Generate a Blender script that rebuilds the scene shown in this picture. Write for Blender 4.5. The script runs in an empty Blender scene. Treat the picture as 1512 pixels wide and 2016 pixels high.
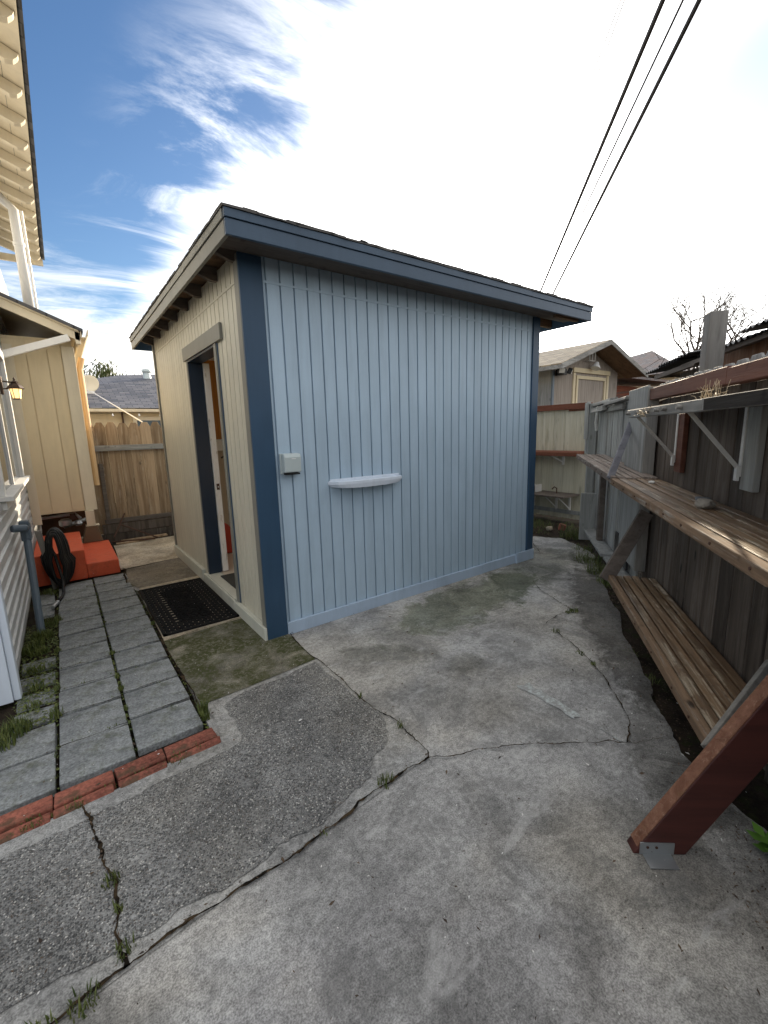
import bpy, bmesh, math, random
from mathutils import Vector, Matrix
random.seed(7)
R = math.radians
S = bpy.context.scene
COL = S.collection

# ------------------------------------------------------------ camera
CAM = Vector((-1.0638, -2.9074, 1.4743))
YAW, PITCH, ROLL = 0.6330447583865528, 0.1820782282076352, -0.02805603871010795
fwd = Vector((math.sin(YAW)*math.cos(PITCH), math.cos(YAW)*math.cos(PITCH), -math.sin(PITCH)))
rt = Vector((math.cos(YAW), -math.sin(YAW), 0)); up = rt.cross(fwd)
r2 = rt*math.cos(ROLL)+up*math.sin(ROLL); u2 = -rt*math.sin(ROLL)+up*math.cos(ROLL)
cam = bpy.data.objects.new('camera', bpy.data.cameras.new('camera')); COL.objects.link(cam)
m = Matrix((r2, u2, -fwd)).transposed().to_4x4(); m.translation = CAM
cam.matrix_world = m
cam.data.sensor_fit = 'HORIZONTAL'; cam.data.sensor_width = 36; cam.data.lens = 855.9/1512*36
cam.data.clip_start = 0.05; cam.data.clip_end = 2000
S.camera = cam

# ------------------------------------------------------------ light
FD = Vector((.80108, .59856, 0)); FN = Vector((.59856, -.80108, 0))   # fence direction and its right-hand side
SA, SE = R(3.6), R(13.8)
sh = FD*math.cos(SA)+FN*math.sin(SA)
SUN = Vector((sh.x*math.cos(SE), sh.y*math.cos(SE), math.sin(SE)))
sl = bpy.data.lights.new('sun', 'SUN'); sl.energy = 5.0; sl.angle = R(.6); sl.color = (1, .84, .62)
so = bpy.data.objects.new('sun', sl); COL.objects.link(so); so.location = (20, 15, 12)
so.rotation_euler = (-SUN).to_track_quat('-Z', 'Y').to_euler()
W = bpy.data.worlds.new('World'); S.world = W; W.use_nodes = True
nt = W.node_tree; N = nt.nodes; LK = nt.links; N.clear()
def wn(t, **k):
    n = N.new(t)
    for a, b in k.items(): setattr(n, a, b)
    return n
def wm(op, a, b=None, c=None):
    n = N.new('ShaderNodeMath'); n.operation = op
    for i, v in enumerate((a, b, c)):
        if v is None: continue
        if isinstance(v, (int, float)): n.inputs[i].default_value = v
        else: LK.new(v, n.inputs[i])
    return n.outputs[0]
def wsm(v, lo, hi):
    n = N.new('ShaderNodeMapRange'); n.interpolation_type = 'SMOOTHSTEP'
    LK.new(v, n.inputs[0]); n.inputs[1].default_value = lo; n.inputs[2].default_value = hi
    return n.outputs[0]
sky = wn('ShaderNodeTexSky', sky_type='NISHITA', sun_disc=False, sun_elevation=SE,
         sun_rotation=math.atan2(SUN.x, SUN.y), air_density=1.0, dust_density=.6, ozone_density=2.2)
bg1 = wn('ShaderNodeBackground'); bg1.inputs[1].default_value = .088
hs_ = wn('ShaderNodeHueSaturation'); hs_.inputs['Saturation'].default_value = 1.18; hs_.inputs['Hue'].default_value = .506; LK.new(sky.outputs[0], hs_.inputs['Color'])
LK.new(hs_.outputs[0], bg1.inputs[0])
tc = wn('ShaderNodeTexCoord'); sp = wn('ShaderNodeSeparateXYZ'); LK.new(tc.outputs['Generated'], sp.inputs[0])
zc = wm('ADD', wm('MAXIMUM', sp.outputs[2], 0.0), .12)
px = wm('DIVIDE', sp.outputs[0], zc); py = wm('DIVIDE', sp.outputs[1], zc)
cb = wn('ShaderNodeCombineXYZ'); LK.new(px, cb.inputs[0]); LK.new(py, cb.inputs[1])
def wnoise(rot, sc, scale, det, rough, dist, off=(0, 0, 0)):
    mp = wn('ShaderNodeMapping'); LK.new(cb.outputs[0], mp.inputs[0])
    mp.inputs['Rotation'].default_value = (0, 0, rot); mp.inputs['Scale'].default_value = sc; mp.inputs['Location'].default_value = off
    n = wn('ShaderNodeTexNoise'); LK.new(mp.outputs[0], n.inputs[0])
    n.inputs['Scale'].default_value = scale; n.inputs['Detail'].default_value = det
    n.inputs['Roughness'].default_value = rough; n.inputs['Distortion'].default_value = dist
    return n.outputs[0]
n1 = wnoise(R(0), (.42, 1.0, 1), 2.6, 10, .66, 1.3, (.4, .2, 0))
n2 = wnoise(0, (1, 1, 1), .9, 3, .5, .3, (3.1, 1.7, 0))
def wdot(v):
    v = Vector(v).normalized(); n = wn('ShaderNodeVectorMath', operation='DOT_PRODUCT')
    LK.new(tc.outputs['Generated'], n.inputs[0]); n.inputs[1].default_value = v; return n.outputs['Value']
g0 = wm('ADD', wm('SUBTRACT', px, .80), wm('MULTIPLY', py, .18))       # >0 under the sheet of bright cloud, <0 in the blue
f1 = wm('ADD', wm('ADD', g0, wm('MULTIPLY', wm('SUBTRACT', n1, .535), .68)), wm('MULTIPLY', wm('SUBTRACT', n2, .5), .10))
gap = wsm(wdot((.885, .225, .40)), .962, .996)
mask_a = wm('MULTIPLY', wsm(f1, -.16, .22), wm('SUBTRACT', 1.0, wm('MULTIPLY', gap, .86)))
hz = wsm(wm('ADD', wm('SUBTRACT', .34, sp.outputs[2]), wm('MULTIPLY', wm('SUBTRACT', n1, .5), .5)), .0, .22)   # low cloud near the horizon
mask_b = wm('MULTIPLY', hz, .85)
wisps = wm('MULTIPLY', wm('MULTIPLY', wm('MULTIPLY', wsm(n1, .46, .70), wsm(g0, -.42, -.04)), .55), wm('SUBTRACT', 1.0, gap))
back = wm('MULTIPLY', wsm(n2, .36, .52), wsm(sp.outputs[1], .1, -.25))  # unseen cloud behind the camera, added to light the front wall
zen = wm('MULTIPLY', wsm(sp.outputs[2], .66, .80), wsm(n2, .25, .50))      # unseen cloud overhead, added to brighten the ground
mask_a = wm('MAXIMUM', mask_a, zen)
mask = wm('MINIMUM', wm('MAXIMUM', wm('MAXIMUM', mask_a, mask_b), wm('MAXIMUM', wisps, wm('MULTIPLY', back, .8))), 1.0)
ds = wdot(SUN)
glow = wm('ADD', wm('ADD', .80, wm('MULTIPLY', wsm(ds, .55, 1.0), .9)), wm('MULTIPLY', wm('POWER', wm('MAXIMUM', ds, 0.0), 40.0), 2.0))
bg2 = wn('ShaderNodeBackground'); bg2.inputs[0].default_value = (1, .985, .955, 1); LK.new(glow, bg2.inputs[1])
mx = wn('ShaderNodeMixShader'); LK.new(mask, mx.inputs[0]); LK.new(bg1.outputs[0], mx.inputs[1]); LK.new(bg2.outputs[0], mx.inputs[2])
wo = wn('ShaderNodeOutputWorld'); LK.new(mx.outputs[0], wo.inputs[0])
S.view_settings.view_transform = 'Standard'; S.view_settings.look = 'None'
S.view_settings.exposure = 1.02; S.view_settings.gamma = 1
S.cycles.max_bounces = 8; S.cycles.diffuse_bounces = 5

# ------------------------------------------------------------ materials
class MT:
    def __init__(s, name, rough=.6, spec=.5):
        s.m = bpy.data.materials.new(name); s.m.use_nodes = True
        s.t = s.m.node_tree; s.n = s.t.nodes; s.l = s.t.links
        s.b = s.n['Principled BSDF']; s.b.inputs['Roughness'].default_value = rough
        s.b.inputs['Specular IOR Level'].default_value = spec
    def node(s, t, **k):
        n = s.n.new(t)
        for a, b in k.items(): setattr(n, a, b)
        return n
    def put(s, sock, v):
        if v is None: return
        if isinstance(v, (int, float, tuple, list)):
            if isinstance(v, (tuple, list)) and len(v) == 3 and sock.type == 'RGBA': v = tuple(v)+(1,)
            sock.default_value = v
        else: s.l.new(v, sock)
    def math(s, op, a, b=None):
        n = s.node('ShaderNodeMath', operation=op); s.put(n.inputs[0], a); s.put(n.inputs[1], b); return n.outputs[0]
    def coord(s, scale=(1, 1, 1), island=True, world=False):
        tc = s.node('ShaderNodeTexCoord'); v = tc.outputs['Object']
        if world:
            g = s.node('ShaderNodeNewGeometry'); v = g.outputs['Position']
        if island:
            g = s.node('ShaderNodeNewGeometry')
            w = s.node('ShaderNodeTexWhiteNoise', noise_dimensions='1D'); s.l.new(g.outputs['Random Per Island'], w.inputs['W'])
            a = s.node('ShaderNodeVectorMath', operation='MULTIPLY_ADD'); s.l.new(w.outputs['Color'], a.inputs[0])
            a.inputs[1].default_value = (9, 9, 9); s.l.new(v, a.inputs[2]); v = a.outputs[0]
        mp = s.node('ShaderNodeMapping'); s.l.new(v, mp.inputs[0]); mp.inputs['Scale'].default_value = scale
        return mp.outputs[0]
    def noise(s, v, scale=1, det=4, rough=.55, dist=0):
        n = s.node('ShaderNodeTexNoise'); s.l.new(v, n.inputs[0]); n.inputs['Scale'].default_value = scale
        n.inputs['Detail'].default_value = det; n.inputs['Roughness'].default_value = rough; n.inputs['Distortion'].default_value = dist
        return n.outputs[0]
    def vor(s, v, scale, feature='F1', out='Distance'):
        n = s.node('ShaderNodeTexVoronoi', feature=feature); s.l.new(v, n.inputs['Vector']); n.inputs['Scale'].default_value = scale
        return n.outputs[out]
    def step(s, v, lo, hi, a=0., b=1.):
        n = s.node('ShaderNodeMapRange', interpolation_type='SMOOTHSTEP'); s.l.new(v, n.inputs[0])
        n.inputs[1].default_value = lo; n.inputs[2].default_value = hi; n.inputs[3].default_value = a; n.inputs[4].default_value = b
        return n.outputs[0]
    def mix(s, f, a, b, mode='MIX'):
        n = s.node('ShaderNodeMix', data_type='RGBA', blend_type=mode); s.put(n.inputs[0], f)
        s.put(n.inputs[6], a); s.put(n.inputs[7], b); return n.outputs[2]
    def scale(s, c, v):
        n = s.node('ShaderNodeVectorMath', operation='SCALE'); s.put(n.inputs[0], c if not isinstance(c, tuple) else c); s.put(n.inputs['Scale'], v); return n.outputs[0]
    def color(s, c): s.put(s.b.inputs['Base Color'], c)
    def bump(s, h, strength=.3, dist=.003):
        n = s.node('ShaderNodeBump'); s.put(n.inputs['Height'], h); n.inputs['Strength'].default_value = strength
        n.inputs['Distance'].default_value = dist; s.l.new(n.outputs[0], s.b.inputs['Normal'])
    def island(s):
        g = s.node('ShaderNodeNewGeometry'); return g.outputs['Random Per Island']

def paint(name, col, rough=.45, grain=(60, 60, 6), dirt=.25, var=.08, worn=None, bump=.25, spec=.28, island=True):
    M = MT(name, rough, spec)
    v = M.coord((1, 1, 1), island); g = M.coord(grain, island)
    a = M.noise(v, 2.3, 5, .6); b = M.noise(v, 160, 2, .5); c = M.noise(g, 1, 4, .6)
    f = M.math('ADD', M.math('MULTIPLY', M.step(a, .3, .7), var), M.math('MULTIPLY', M.math('SUBTRACT', M.island(), .5), var*.7))
    k = M.math('ADD', 1-var*.5, f)
    cc = M.scale(col, k)
    run = M.step(M.noise(M.coord((9, 9, .9), False), 1, 6, .7, .4), .40, .70); cc = M.scale(cc, M.math('SUBTRACT', 1.03, M.math('MULTIPLY', run, .10)))
    if dirt:
        d = M.step(M.noise(v, 9, 7, .7), .56, .78)
        cc = M.mix(M.math('MULTIPLY', d, dirt), cc, tuple(x*.55 for x in (col[0]*1.05, col[1], col[2]*.85)))
    if worn:
        w = M.step(M.noise(g, 1.2, 6, .7), .60, .66); cc = M.mix(w, cc, worn)
    M.color(cc)
    M.bump(M.math('ADD', M.math('MULTIPLY', b, .6), M.math('MULTIPLY', c, .8)), bump, .002)
    return M.m

def wood(name, c1, c2, c3, axis=2, rough=.75, knots=.5, wear=0, wearcol=(.5, .47, .42), fine=70, bump=.6, tint=.35, spec=.18, moss=0):
    M = MT(name, rough, spec)
    sc = [fine]*3; sc[axis] = 2.2
    s2 = [16.]*3; s2[axis] = 1.1
    sk = [5.5]*3; sk[axis] = 2.2
    g = M.coord(tuple(sc)); g2 = M.coord(tuple(s2)); gk = M.coord(tuple(sk)); v = M.coord()
    n = M.noise(g, 1, 6, .65, .35); n2 = M.noise(g2, 1, 6, .6, .8)
    col = M.mix(M.step(n2, .30, .70), c1, c2)
    col = M.mix(M.math('MULTIPLY', M.step(n, .52, .80), .75), col, c3)
    isl = M.island()
    col = M.scale(col, M.math('ADD', 1-tint*.5, M.math('MULTIPLY', isl, tint)))
    if knots:
        kd = M.vor(gk, 1.0); col = M.mix(M.math('MULTIPLY', M.step(kd, .10, .045), knots), col, tuple(x*.25 for x in c3))
    if wear:
        w = M.step(M.noise(M.coord(tuple(x*.5 for x in sc)), 1, 7, .75, .3), .5, .68)
        w = M.math('MULTIPLY', w, M.step(M.noise(v, 6, 6, .7), .42, .56)); col = M.mix(M.math('MULTIPLY', w, wear), col, wearcol)
    st = M.step(M.noise(M.coord((14, 14, 14) if axis != 2 else (10, 10, 1.5)), 1, 5, .6), .57, .72)
    col = M.mix(M.math('MULTIPLY', st, .45), col, tuple(x*.3 for x in c1))
    if moss:
        mm = M.step(M.noise(v, 11, 5, .7), .55, .66); col = M.mix(M.math('MULTIPLY', mm, moss), col, (.07, .10, .02))
    M.color(col)
    M.bump(M.math('ADD', n, M.math('MULTIPLY', n2, .5)), bump, .004)
    return M.m

def plain(name, col, rough=.5, metal=0., spec=.5, var=.12, nscale=40, bump=.1):
    M = MT(name, rough, spec); M.b.inputs['Metallic'].default_value = metal
    v = M.coord((1, 1, 1), False); a = M.noise(v, nscale, 5, .6); b = M.noise(v, nscale/8, 3, .6)
    M.color(M.scale(col, M.math('ADD', 1-var, M.math('MULTIPLY', M.math('ADD', a, b), var))))
    if bump: M.bump(a, bump, .002)
    return M.m

def concrete(name, c1, c2, agg=0., crust=0., moss=0., tan=0., smooth=.5, stains=()):
    """weathered concrete; agg = exposed pebbles, moss = green growth"""
    M = MT(name, .88, .3)
    v = M.coord((1, 1, 1), False, True)
    big = M.noise(v, 1.3, 5, .6, .4); mid = M.noise(v, 6, 6, .65, .3); fin = M.noise(v, 45, 5, .7); gr = M.noise(v, 190, 3, .6)
    col = M.mix(M.step(M.math('ADD', M.math('MULTIPLY', big, .6), M.math('MULTIPLY', mid, .4)), .38, .62), c1, c2)
    grime = M.noise(M.coord((1, 1, 1), False, True), 2.6, 9, .78, .5)
    col = M.scale(col, M.math('ADD', .50, M.math('ADD', M.math('MULTIPLY', M.step(fin, .34, .66), .44), M.math('MULTIPLY', M.step(gr, .36, .64), .56))))
    col = M.scale(col, M.step(grime, .33, .60, .62, 1.10))
    warm = M.step(M.noise(M.coord((1, 1, 1), False, True), .8, 4, .6, .2), .42, .60); col = M.mix(warm, col, M.mix(1.0, col, (1.04, 1.0, .93), 'MULTIPLY'))
    blot = M.step(M.noise(v, 3.1, 7, .72, .6), .555, .60)
    col = M.mix(M.math('MULTIPLY', blot, .38), col, tuple(x*.62 for x in c1))
    pale = M.step(M.noise(M.coord((1.2, 3, 1), False, True), 2.2, 7, .7, .5), .56, .66)
    col = M.mix(M.math('MULTIPLY', pale, .35), col, tuple(x*1.45 for x in c2))
    pit = M.step(M.vor(v, 75), .16, .08); pit = M.math('MULTIPLY', pit, M.step(M.noise(v, 14, 3, .6), .50, .62))
    col = M.mix(M.math('MULTIPLY', pit, .65), col, (.03, .03, .03))
    h = M.math('ADD', M.math('MULTIPLY', fin, .6), M.math('MULTIPLY', gr, .5))
    if agg:
        vc = M.node('ShaderNodeTexVoronoi'); M.l.new(v, vc.inputs['Vector']); vc.inputs['Scale'].default_value = 150
        r = M.node('ShaderNodeSeparateColor'); M.l.new(vc.outputs['Color'], r.inputs[0])
        stone = M.mix(M.step(r.outputs[0], .25, .9), (.045, .046, .048), (.30, .295, .285))
        stone = M.mix(M.step(r.outputs[1], .90, .93), stone, (.60, .58, .54))
        stone = M.mix(M.math('MULTIPLY', M.step(r.outputs[2], .80, .86), .3), stone, (.20, .13, .08))
        inn = M.math('MULTIPLY', M.step(vc.outputs['Distance'], .62, .40), M.step(M.noise(v, 9, 4, .6), .25, .42))
        col = M.mix(M.math('MULTIPLY', inn, agg), col, stone)
        h = M.math('ADD', h, M.math('MULTIPLY', inn, 1.2))
    for cx, cy, ax, ay, rz_, st, tint in stains:      # old damp and dirt stains, each with its own outline
        mp = M.node('ShaderNodeMapping', vector_type='TEXTURE'); M.l.new(v, mp.inputs[0])
        mp.inputs['Location'].default_value = (cx, cy, 0); mp.inputs['Rotation'].default_value = (0, 0, rz_); mp.inputs['Scale'].default_value = (ax, ay, 1)
        ln_ = M.node('ShaderNodeVectorMath', operation='LENGTH'); M.l.new(mp.outputs[0], ln_.inputs[0])
        dd = M.math('ADD', ln_.outputs['Value'], M.math('MULTIPLY', M.math('SUBTRACT', M.noise(v, 3.2, 8, .75, .6), .5), 2.6))
        col = M.mix(M.math('MULTIPLY', M.step(dd, 1.1, .72), st), col, M.mix(1.0, col, tint, 'MULTIPLY'))
    if crust:
        cr = M.step(M.noise(v, 20, 6, .7), .50, .62); col = M.mix(M.math('MULTIPLY', cr, crust), col, tuple(min(.8, x*1.7) for x in c2))
    if moss:
        mo = M.step(M.noise(v, 4.5, 6, .7, .4), .34, .56); mo2 = M.math('MULTIPLY', mo, M.step(fin, .30, .55))
        col = M.mix(M.math('MULTIPLY', mo2, moss), col, (.050, .055, .016))
    M.color(col); M.bump(h, smooth, .004)
    return M.m

MATS = dict(
    siding=paint('pale_blue_siding_paint', (.37, .475, .57), .42, (26, 26, 3), .10, .07, bump=.35),
    siding_warmlit=paint('siding_with_warm_bounce', (.56, .53, .43), .42, (26, 26, 3), .12, .07, bump=.3, spec=.4),  # warm sunlight reflected onto the side wall is put into this colour
    trim=paint('dark_blue_trim_paint', (.032, .068, .118), .42, (50, 50, 4), .12, .10),
    trimh=paint('dark_blue_fascia_paint', (.050, .082, .125), .42, (4, 60, 60), .15, .10),
    trim_warmlit=paint('trim_with_warm_bounce', (.21, .205, .175), .42, (50, 4, 50), .25, .12),  # blue trim recoloured: warm reflected light on side-facing boards is in the colour
    basetrim=paint('pale_base_trim_paint', (.37, .46, .57), .45, (5, 50, 50), .2, .08),
    basetrim_warmlit=paint('base_trim_with_warm_bounce', (.52, .52, .45), .45, (50, 5, 50), .25, .08),  # side base trim, its warm tone carries the reflected sunlight
    jamb=paint('navy_jamb_paint', (.018, .03, .05), .4, (50, 50, 4), .1, .1),
    rooftop=None, white=paint('white_paint', (.78, .77, .74), .4, (40, 40, 5), .15, .06),
    dirtywhite=paint('chipped_white_paint', (.66, .64, .60), .5, (40, 40, 5), .35, .1, worn=(.30, .22, .15)),
    cream=paint('cream_wall_paint', (.66, .55, .36), .5, (30, 30, 4), .12, .07, bump=.2),
    creamtrim=paint('cream_trim_paint', (.68, .60, .45), .45, (30, 30, 4), .14, .07),
    vinyl=paint('pale_vinyl_siding', (.50, .51, .51), .4, (3, 3, 30), .12, .05, bump=.1),
    bluewhite=paint('pale_corner_paint', (.60, .66, .74), .4, (3, 3, 30), .1, .05),
    fence_dark=wood('weathered_dark_fence_wood', (.062, .047, .036), (.135, .110, .090), (.022, .017, .014), 2, tint=.85, knots=.8, wear=.35, wearcol=(.27, .25, .225)),
    fence_pale=wood('bleached_fence_wood', (.27, .265, .245), (.43, .43, .405), (.10, .10, .09), 2, tint=.35, knots=.5, wear=.5, wearcol=(.55, .56, .55)),
    fence_warm=wood('warm_fence_wood', (.22, .145, .085), (.40, .29, .185), (.075, .048, .03), 2, tint=.5, knots=.9, wear=.6, wearcol=(.50, .42, .32)),
    fence_cream=wood('cream_washed_fence_wood', (.46, .42, .31), (.56, .52, .41), (.26, .24, .19), 2, tint=.15, knots=.2, bump=.3),
    rail_red=wood('red_brown_stained_rail', (.11, .042, .027), (.17, .07, .045), (.08, .03, .02), 0, tint=.2, knots=.4, rough=.6),
    rail_redy=wood('red_brown_stained_cap', (.15, .055, .032), (.20, .075, .045), (.08, .03, .02), 1, tint=.2, knots=.4, rough=.6),
    rail_grey=wood('grey_weathered_rail', (.19, .18, .165), (.34, .33, .305), (.07, .065, .06), 0, tint=.4, knots=.4, wear=.5, wearcol=(.5, .49, .46)),
    plank=wood('weathered_bench_wood', (.10, .060, .032), (.22, .138, .075), (.028, .018, .011), 0, tint=.8, knots=.6, wear=1.0, wearcol=(.54, .46, .34), fine=60, bump=1.2, rough=.5, spec=.45),
    plank_far=wood('grey_bench_wood', (.15, .115, .095), (.27, .22, .185), (.06, .048, .04), 0, tint=.4, knots=.4, wear=.95, wearcol=(.50, .47, .42), fine=80, bump=.9),
    plank_edge=wood('bench_edge_wood', (.15, .098, .062), (.26, .17, .105), (.06, .04, .026), 0, tint=.25, knots=.9, wear=.95, wearcol=(.36, .34, .30), bump=1.0),
    post_grey=wood('grey_post_wood', (.19, .175, .155), (.28, .265, .24), (.09, .08, .07), 2, tint=.2, knots=.6, wear=.3),
    plate_grey=wood('grey_flat_board_wood', (.24, .24, .225), (.35, .35, .335), (.16, .16, .16), 2, tint=.1, knots=.4, wear=.3),
    beam_red=wood('dark_red_stained_beam', (.05, .013, .010), (.075, .020, .015), (.028, .009, .007), 0, tint=.1, knots=.5, rough=.55, fine=30, bump=.25, spec=.4),
    beam_rough=wood('rough_sawn_red_beam', (.14, .06, .036), (.25, .125, .08), (.10, .04, .025), 0, tint=.1, knots=.3, wear=.7, wearcol=(.36, .22, .15), fine=120, bump=1.2, moss=.2),
    darkwood=wood('dark_brace_wood', (.10, .082, .07), (.15, .125, .105), (.05, .04, .035), 0, tint=.1, knots=.3),
    slate=wood('slate_grey_board', (.14, .14, .16), (.20, .20, .22), (.09, .09, .10), 0, tint=.1, knots=.1, bump=.3),
    panel=wood('orange_plywood_panelling', (.42, .17, .04), (.55, .26, .07), (.27, .095, .02), 2, tint=.05, knots=.4, rough=.4, fine=40, bump=.2),
    rawwood=wood('raw_rafter_wood', (.16, .10, .06), (.25, .16, .10), (.08, .05, .03), 0, tint=.2, knots=.4),
    metal=plain('galvanised_metal', (.45, .47, .48), .4, .8, .5, .15, 30),
    whitemetal=plain('white_bracket_metal', (.68, .66, .62), .45, .0, .5, .25, 60),
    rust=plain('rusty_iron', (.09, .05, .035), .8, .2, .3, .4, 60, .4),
    black=plain('black_rubber', (.010, .010, .010), .6, 0, .3, .3, 60, .3),
    blackpl=plain('black_plastic', (.02, .02, .022), .35, 0, .5, .2, 60, .1),
    conduit=plain('blue_grey_conduit_paint', (.10, .135, .17), .45, 0, .5, .2, 30),
    bronze=plain('bronze_lantern_metal', (.07, .045, .03), .4, .6, .5, .3, 60),
    gutter=plain('cream_gutter_paint', (.66, .57, .42), .4, 0, .5, .1, 10),
    tanpipe=plain('tan_downpipe_paint', (.62, .40, .20), .5, 0, .5, .15, 14),
    boxgrey=plain('pale_green_grey_plastic', (.44, .50, .50), .4, 0, .5, .06, 30, .05),
    glass=None, redpl=plain('red_plastic', (.42, .04, .02), .45, 0, .5, .2, 20),
    rockA=plain('brown_grey_stone', (.27, .24, .20), .85, 0, .3, .45, 30, .8), rockB=plain('dark_blue_stone', (.07, .08, .095), .7, 0, .3, .3, 30, .5),
    shell=plain('white_shell', (.75, .73, .68), .6, 0, .4, .25, 60, .5),
    brickred=None, wire=plain('black_cable', (.03, .03, .032), .6, 0, .3, .1, 10, 0),
    cord=plain('white_cord', (.8, .78, .74), .5, 0, .4, .1, 10, 0),
    tin=plain('dark_roof_sheet', (.045, .047, .05), .5, .3, .5, .3, 9, .2),
    dish=plain('cream_dish_paint', (.72, .64, .48), .5, 0, .4, .1, 10), vent=plain('pale_vent_metal', (.55, .62, .62), .5, .2, .5, .2, 8),
    tile=plain('beige_floor_tile', (.55, .47, .37), .35, 0, .5, .15, 6), darkmat=plain('dark_inside_mat', (.05, .05, .045), .9, 0, .2, .3, 90, .3),
    beige=plain('beige_inside_wall', (.50, .42, .32), .6, 0, .3, .1, 6), ceil=plain('white_ceiling_board', (.75, .74, .72), .6, 0, .3, .05, 6),
    charred=wood('charred_wood', (.018, .016, .015), (.05, .045, .04), (.008, .007, .006), 0, rough=.95, spec=.1, bump=.8),
    dirt=None, orange=None)

def mk_brick():
    M = MT('red_brick', .85, .3); v = M.coord((1, 1, 1), True)
    a = M.noise(v, 9, 6, .65); b = M.noise(v, 70, 4, .6)
    oi = M.node('ShaderNodeObjectInfo').outputs['Random']; c = M.mix(M.step(a, .35, .68), (.20, .065, .045), (.36, .125, .085)); c = M.scale(c, M.math('ADD', .35, M.math('ADD', M.math('MULTIPLY', M.step(b, .3, .7), .5), M.math('MULTIPLY', oi, .4))))
    c = M.mix(M.math('MULTIPLY', M.step(M.noise(v, 11, 7, .75), .48, .62), .7), c, (.075, .06, .035)); M.color(c); M.bump(M.math('ADD', a, b), .6, .004); return M.m
def mk_orange():
    M = MT('orange_red_step_paint', .6, .35); v = M.coord((1, 1, 1), False); a = M.noise(v, 60, 5, .7); b = M.noise(v, 3, 4, .6)
    c = M.mix(b, (.52, .075, .03), (.63, .12, .05)); c = M.mix(M.math('MULTIPLY', M.step(M.noise(v, 7, 7, .75), .52, .66), .45), c, (.30, .065, .035)); c = M.mix(M.math('MULTIPLY', M.step(M.noise(v, 26, 6, .75), .62, .68), .7), c, (.42, .34, .28)); M.color(c); M.bump(M.math('ADD', a, M.noise(v, 14, 4, .6)), .6, .006); return M.m
def mk_dirt():
    M = MT('damp_soil', .95, .2); v = M.coord((1, 1, 1), False, True); a = M.noise(v, 5, 7, .7); b = M.noise(v, 60, 5, .7)
    c = M.mix(M.step(a, .35, .65), (.016, .011, .008), (.05, .036, .024)); c = M.mix(M.math('MULTIPLY', M.step(M.noise(v, 9, 5, .7), .52, .62), .6), c, (.035, .045, .012))
    M.color(M.scale(c, M.math('ADD', .5, b))); M.bump(b, 1, .02); return M.m
def mk_shingle(name, c1, c2, axes=(0, 1), warm=None, course=.13):
    M = MT(name, .62, .5); tc = M.node('ShaderNodeTexCoord'); mp = M.node('ShaderNodeMapping'); M.l.new(tc.outputs['Object'], mp.inputs[0])
    if axes == (1, 0): mp.inputs['Rotation'].default_value = (0, 0, R(90))
    br = M.node('ShaderNodeTexBrick'); M.l.new(mp.outputs[0], br.inputs['Vector']); br.inputs['Scale'].default_value = 1
    br.inputs['Brick Width'].default_value = .24; br.inputs['Row Height'].default_value = course; br.inputs['Mortar Size'].default_value = .008
    br.inputs['Mortar'].default_value = tuple(x*.3 for x in c1)+(1,); br.inputs['Color1'].default_value = c1+(1,); br.inputs['Color2'].default_value = c2+(1,)
    n = M.noise(M.coord((1, 1, 1), False), 60, 4, .7); n2 = M.noise(M.coord((1, 1, 1), False), 2.5, 5, .6)
    c = M.scale(br.outputs['Color'], M.math('ADD', .4, M.math('ADD', M.math('MULTIPLY', n, .7), M.math('MULTIPLY', n2, .5))))
    if warm: c = M.mix(M.step(n2, .45, .6), c, warm)
    M.color(c); M.bump(br.outputs['Fac'], .8, -.01); return M.m
MATS['brickred'] = mk_brick(); MATS['orange'] = mk_orange(); MATS['dirt'] = mk_dirt()
MATS['rooftop'] = mk_shingle('black_shingle_roofing', (.03, .03, .03), (.06, .055, .05))
MATS['shingle_dark'] = mk_shingle('charcoal_shingles', (.045, .045, .05), (.08, .08, .085))
MATS['shingle_grey'] = mk_shingle('grey_shingles', (.06, .065, .085), (.17, .165, .18), course=.12)
MATS['shingle_gold'] = mk_shingle('worn_tan_shingles', (.22, .16, .09), (.36, .28, .17), axes=(1, 0))
MATS['shingle_moss'] = mk_shingle('mossy_brown_shingles', (.10, .085, .085), (.18, .15, .15), warm=(.14, .09, .075))
MATS['con_main'] = concrete('pale_weathered_concrete', (.235, .232, .226), (.375, .37, .36), stains=[
    (1.75, -.42, 1.1, .33, .1, .9, (.50, .54, .44)), (2.9, -.25, 1.0, .35, .3, .85, (.50, .52, .48)), (.55, -.72, .32, .16, -.6, .7, (.62, .63, .60)), (.85, -1.15, .16, .12, .4, .6, (.66, .66, .62)),
    (2.3, -1.35, 1.5, .26, .64, 1.0, (.42, .41, .40)), (1.1, -2.25, .5, .25, .6, .8, (.50, .49, .47)), (-.25, -2.45, .28, .45, .2, .6, (.68, .67, .68)), (.35, -2.35, .35, .22, -.4, .5, (.70, .69, .66)), (.75, -2.75, .4, .25, .2, .6, (.62, .62, .62)), (-.8, -2.1, .5, .2, .3, .4, (.74, .73, .76))])
MATS['con_agg'] = concrete('pebbly_dark_concrete', (.185, .185, .18), (.27, .27, .262), agg=.78, smooth=.9)
MATS['con_edge'] = concrete('trowelled_concrete_margin', (.22, .218, .212), (.33, .328, .318), crust=.25)
MATS['con_moss'] = concrete('mossy_concrete', (.15, .14, .11), (.25, .235, .19), agg=.2, moss=1.0)
MATS['con_tan'] = concrete('tan_concrete', (.34, .29, .22), (.46, .40, .31), smooth=.4)
MATS['con_brown'] = concrete('brown_grey_concrete', (.16, .135, .10), (.23, .20, .155), agg=.25)
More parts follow.
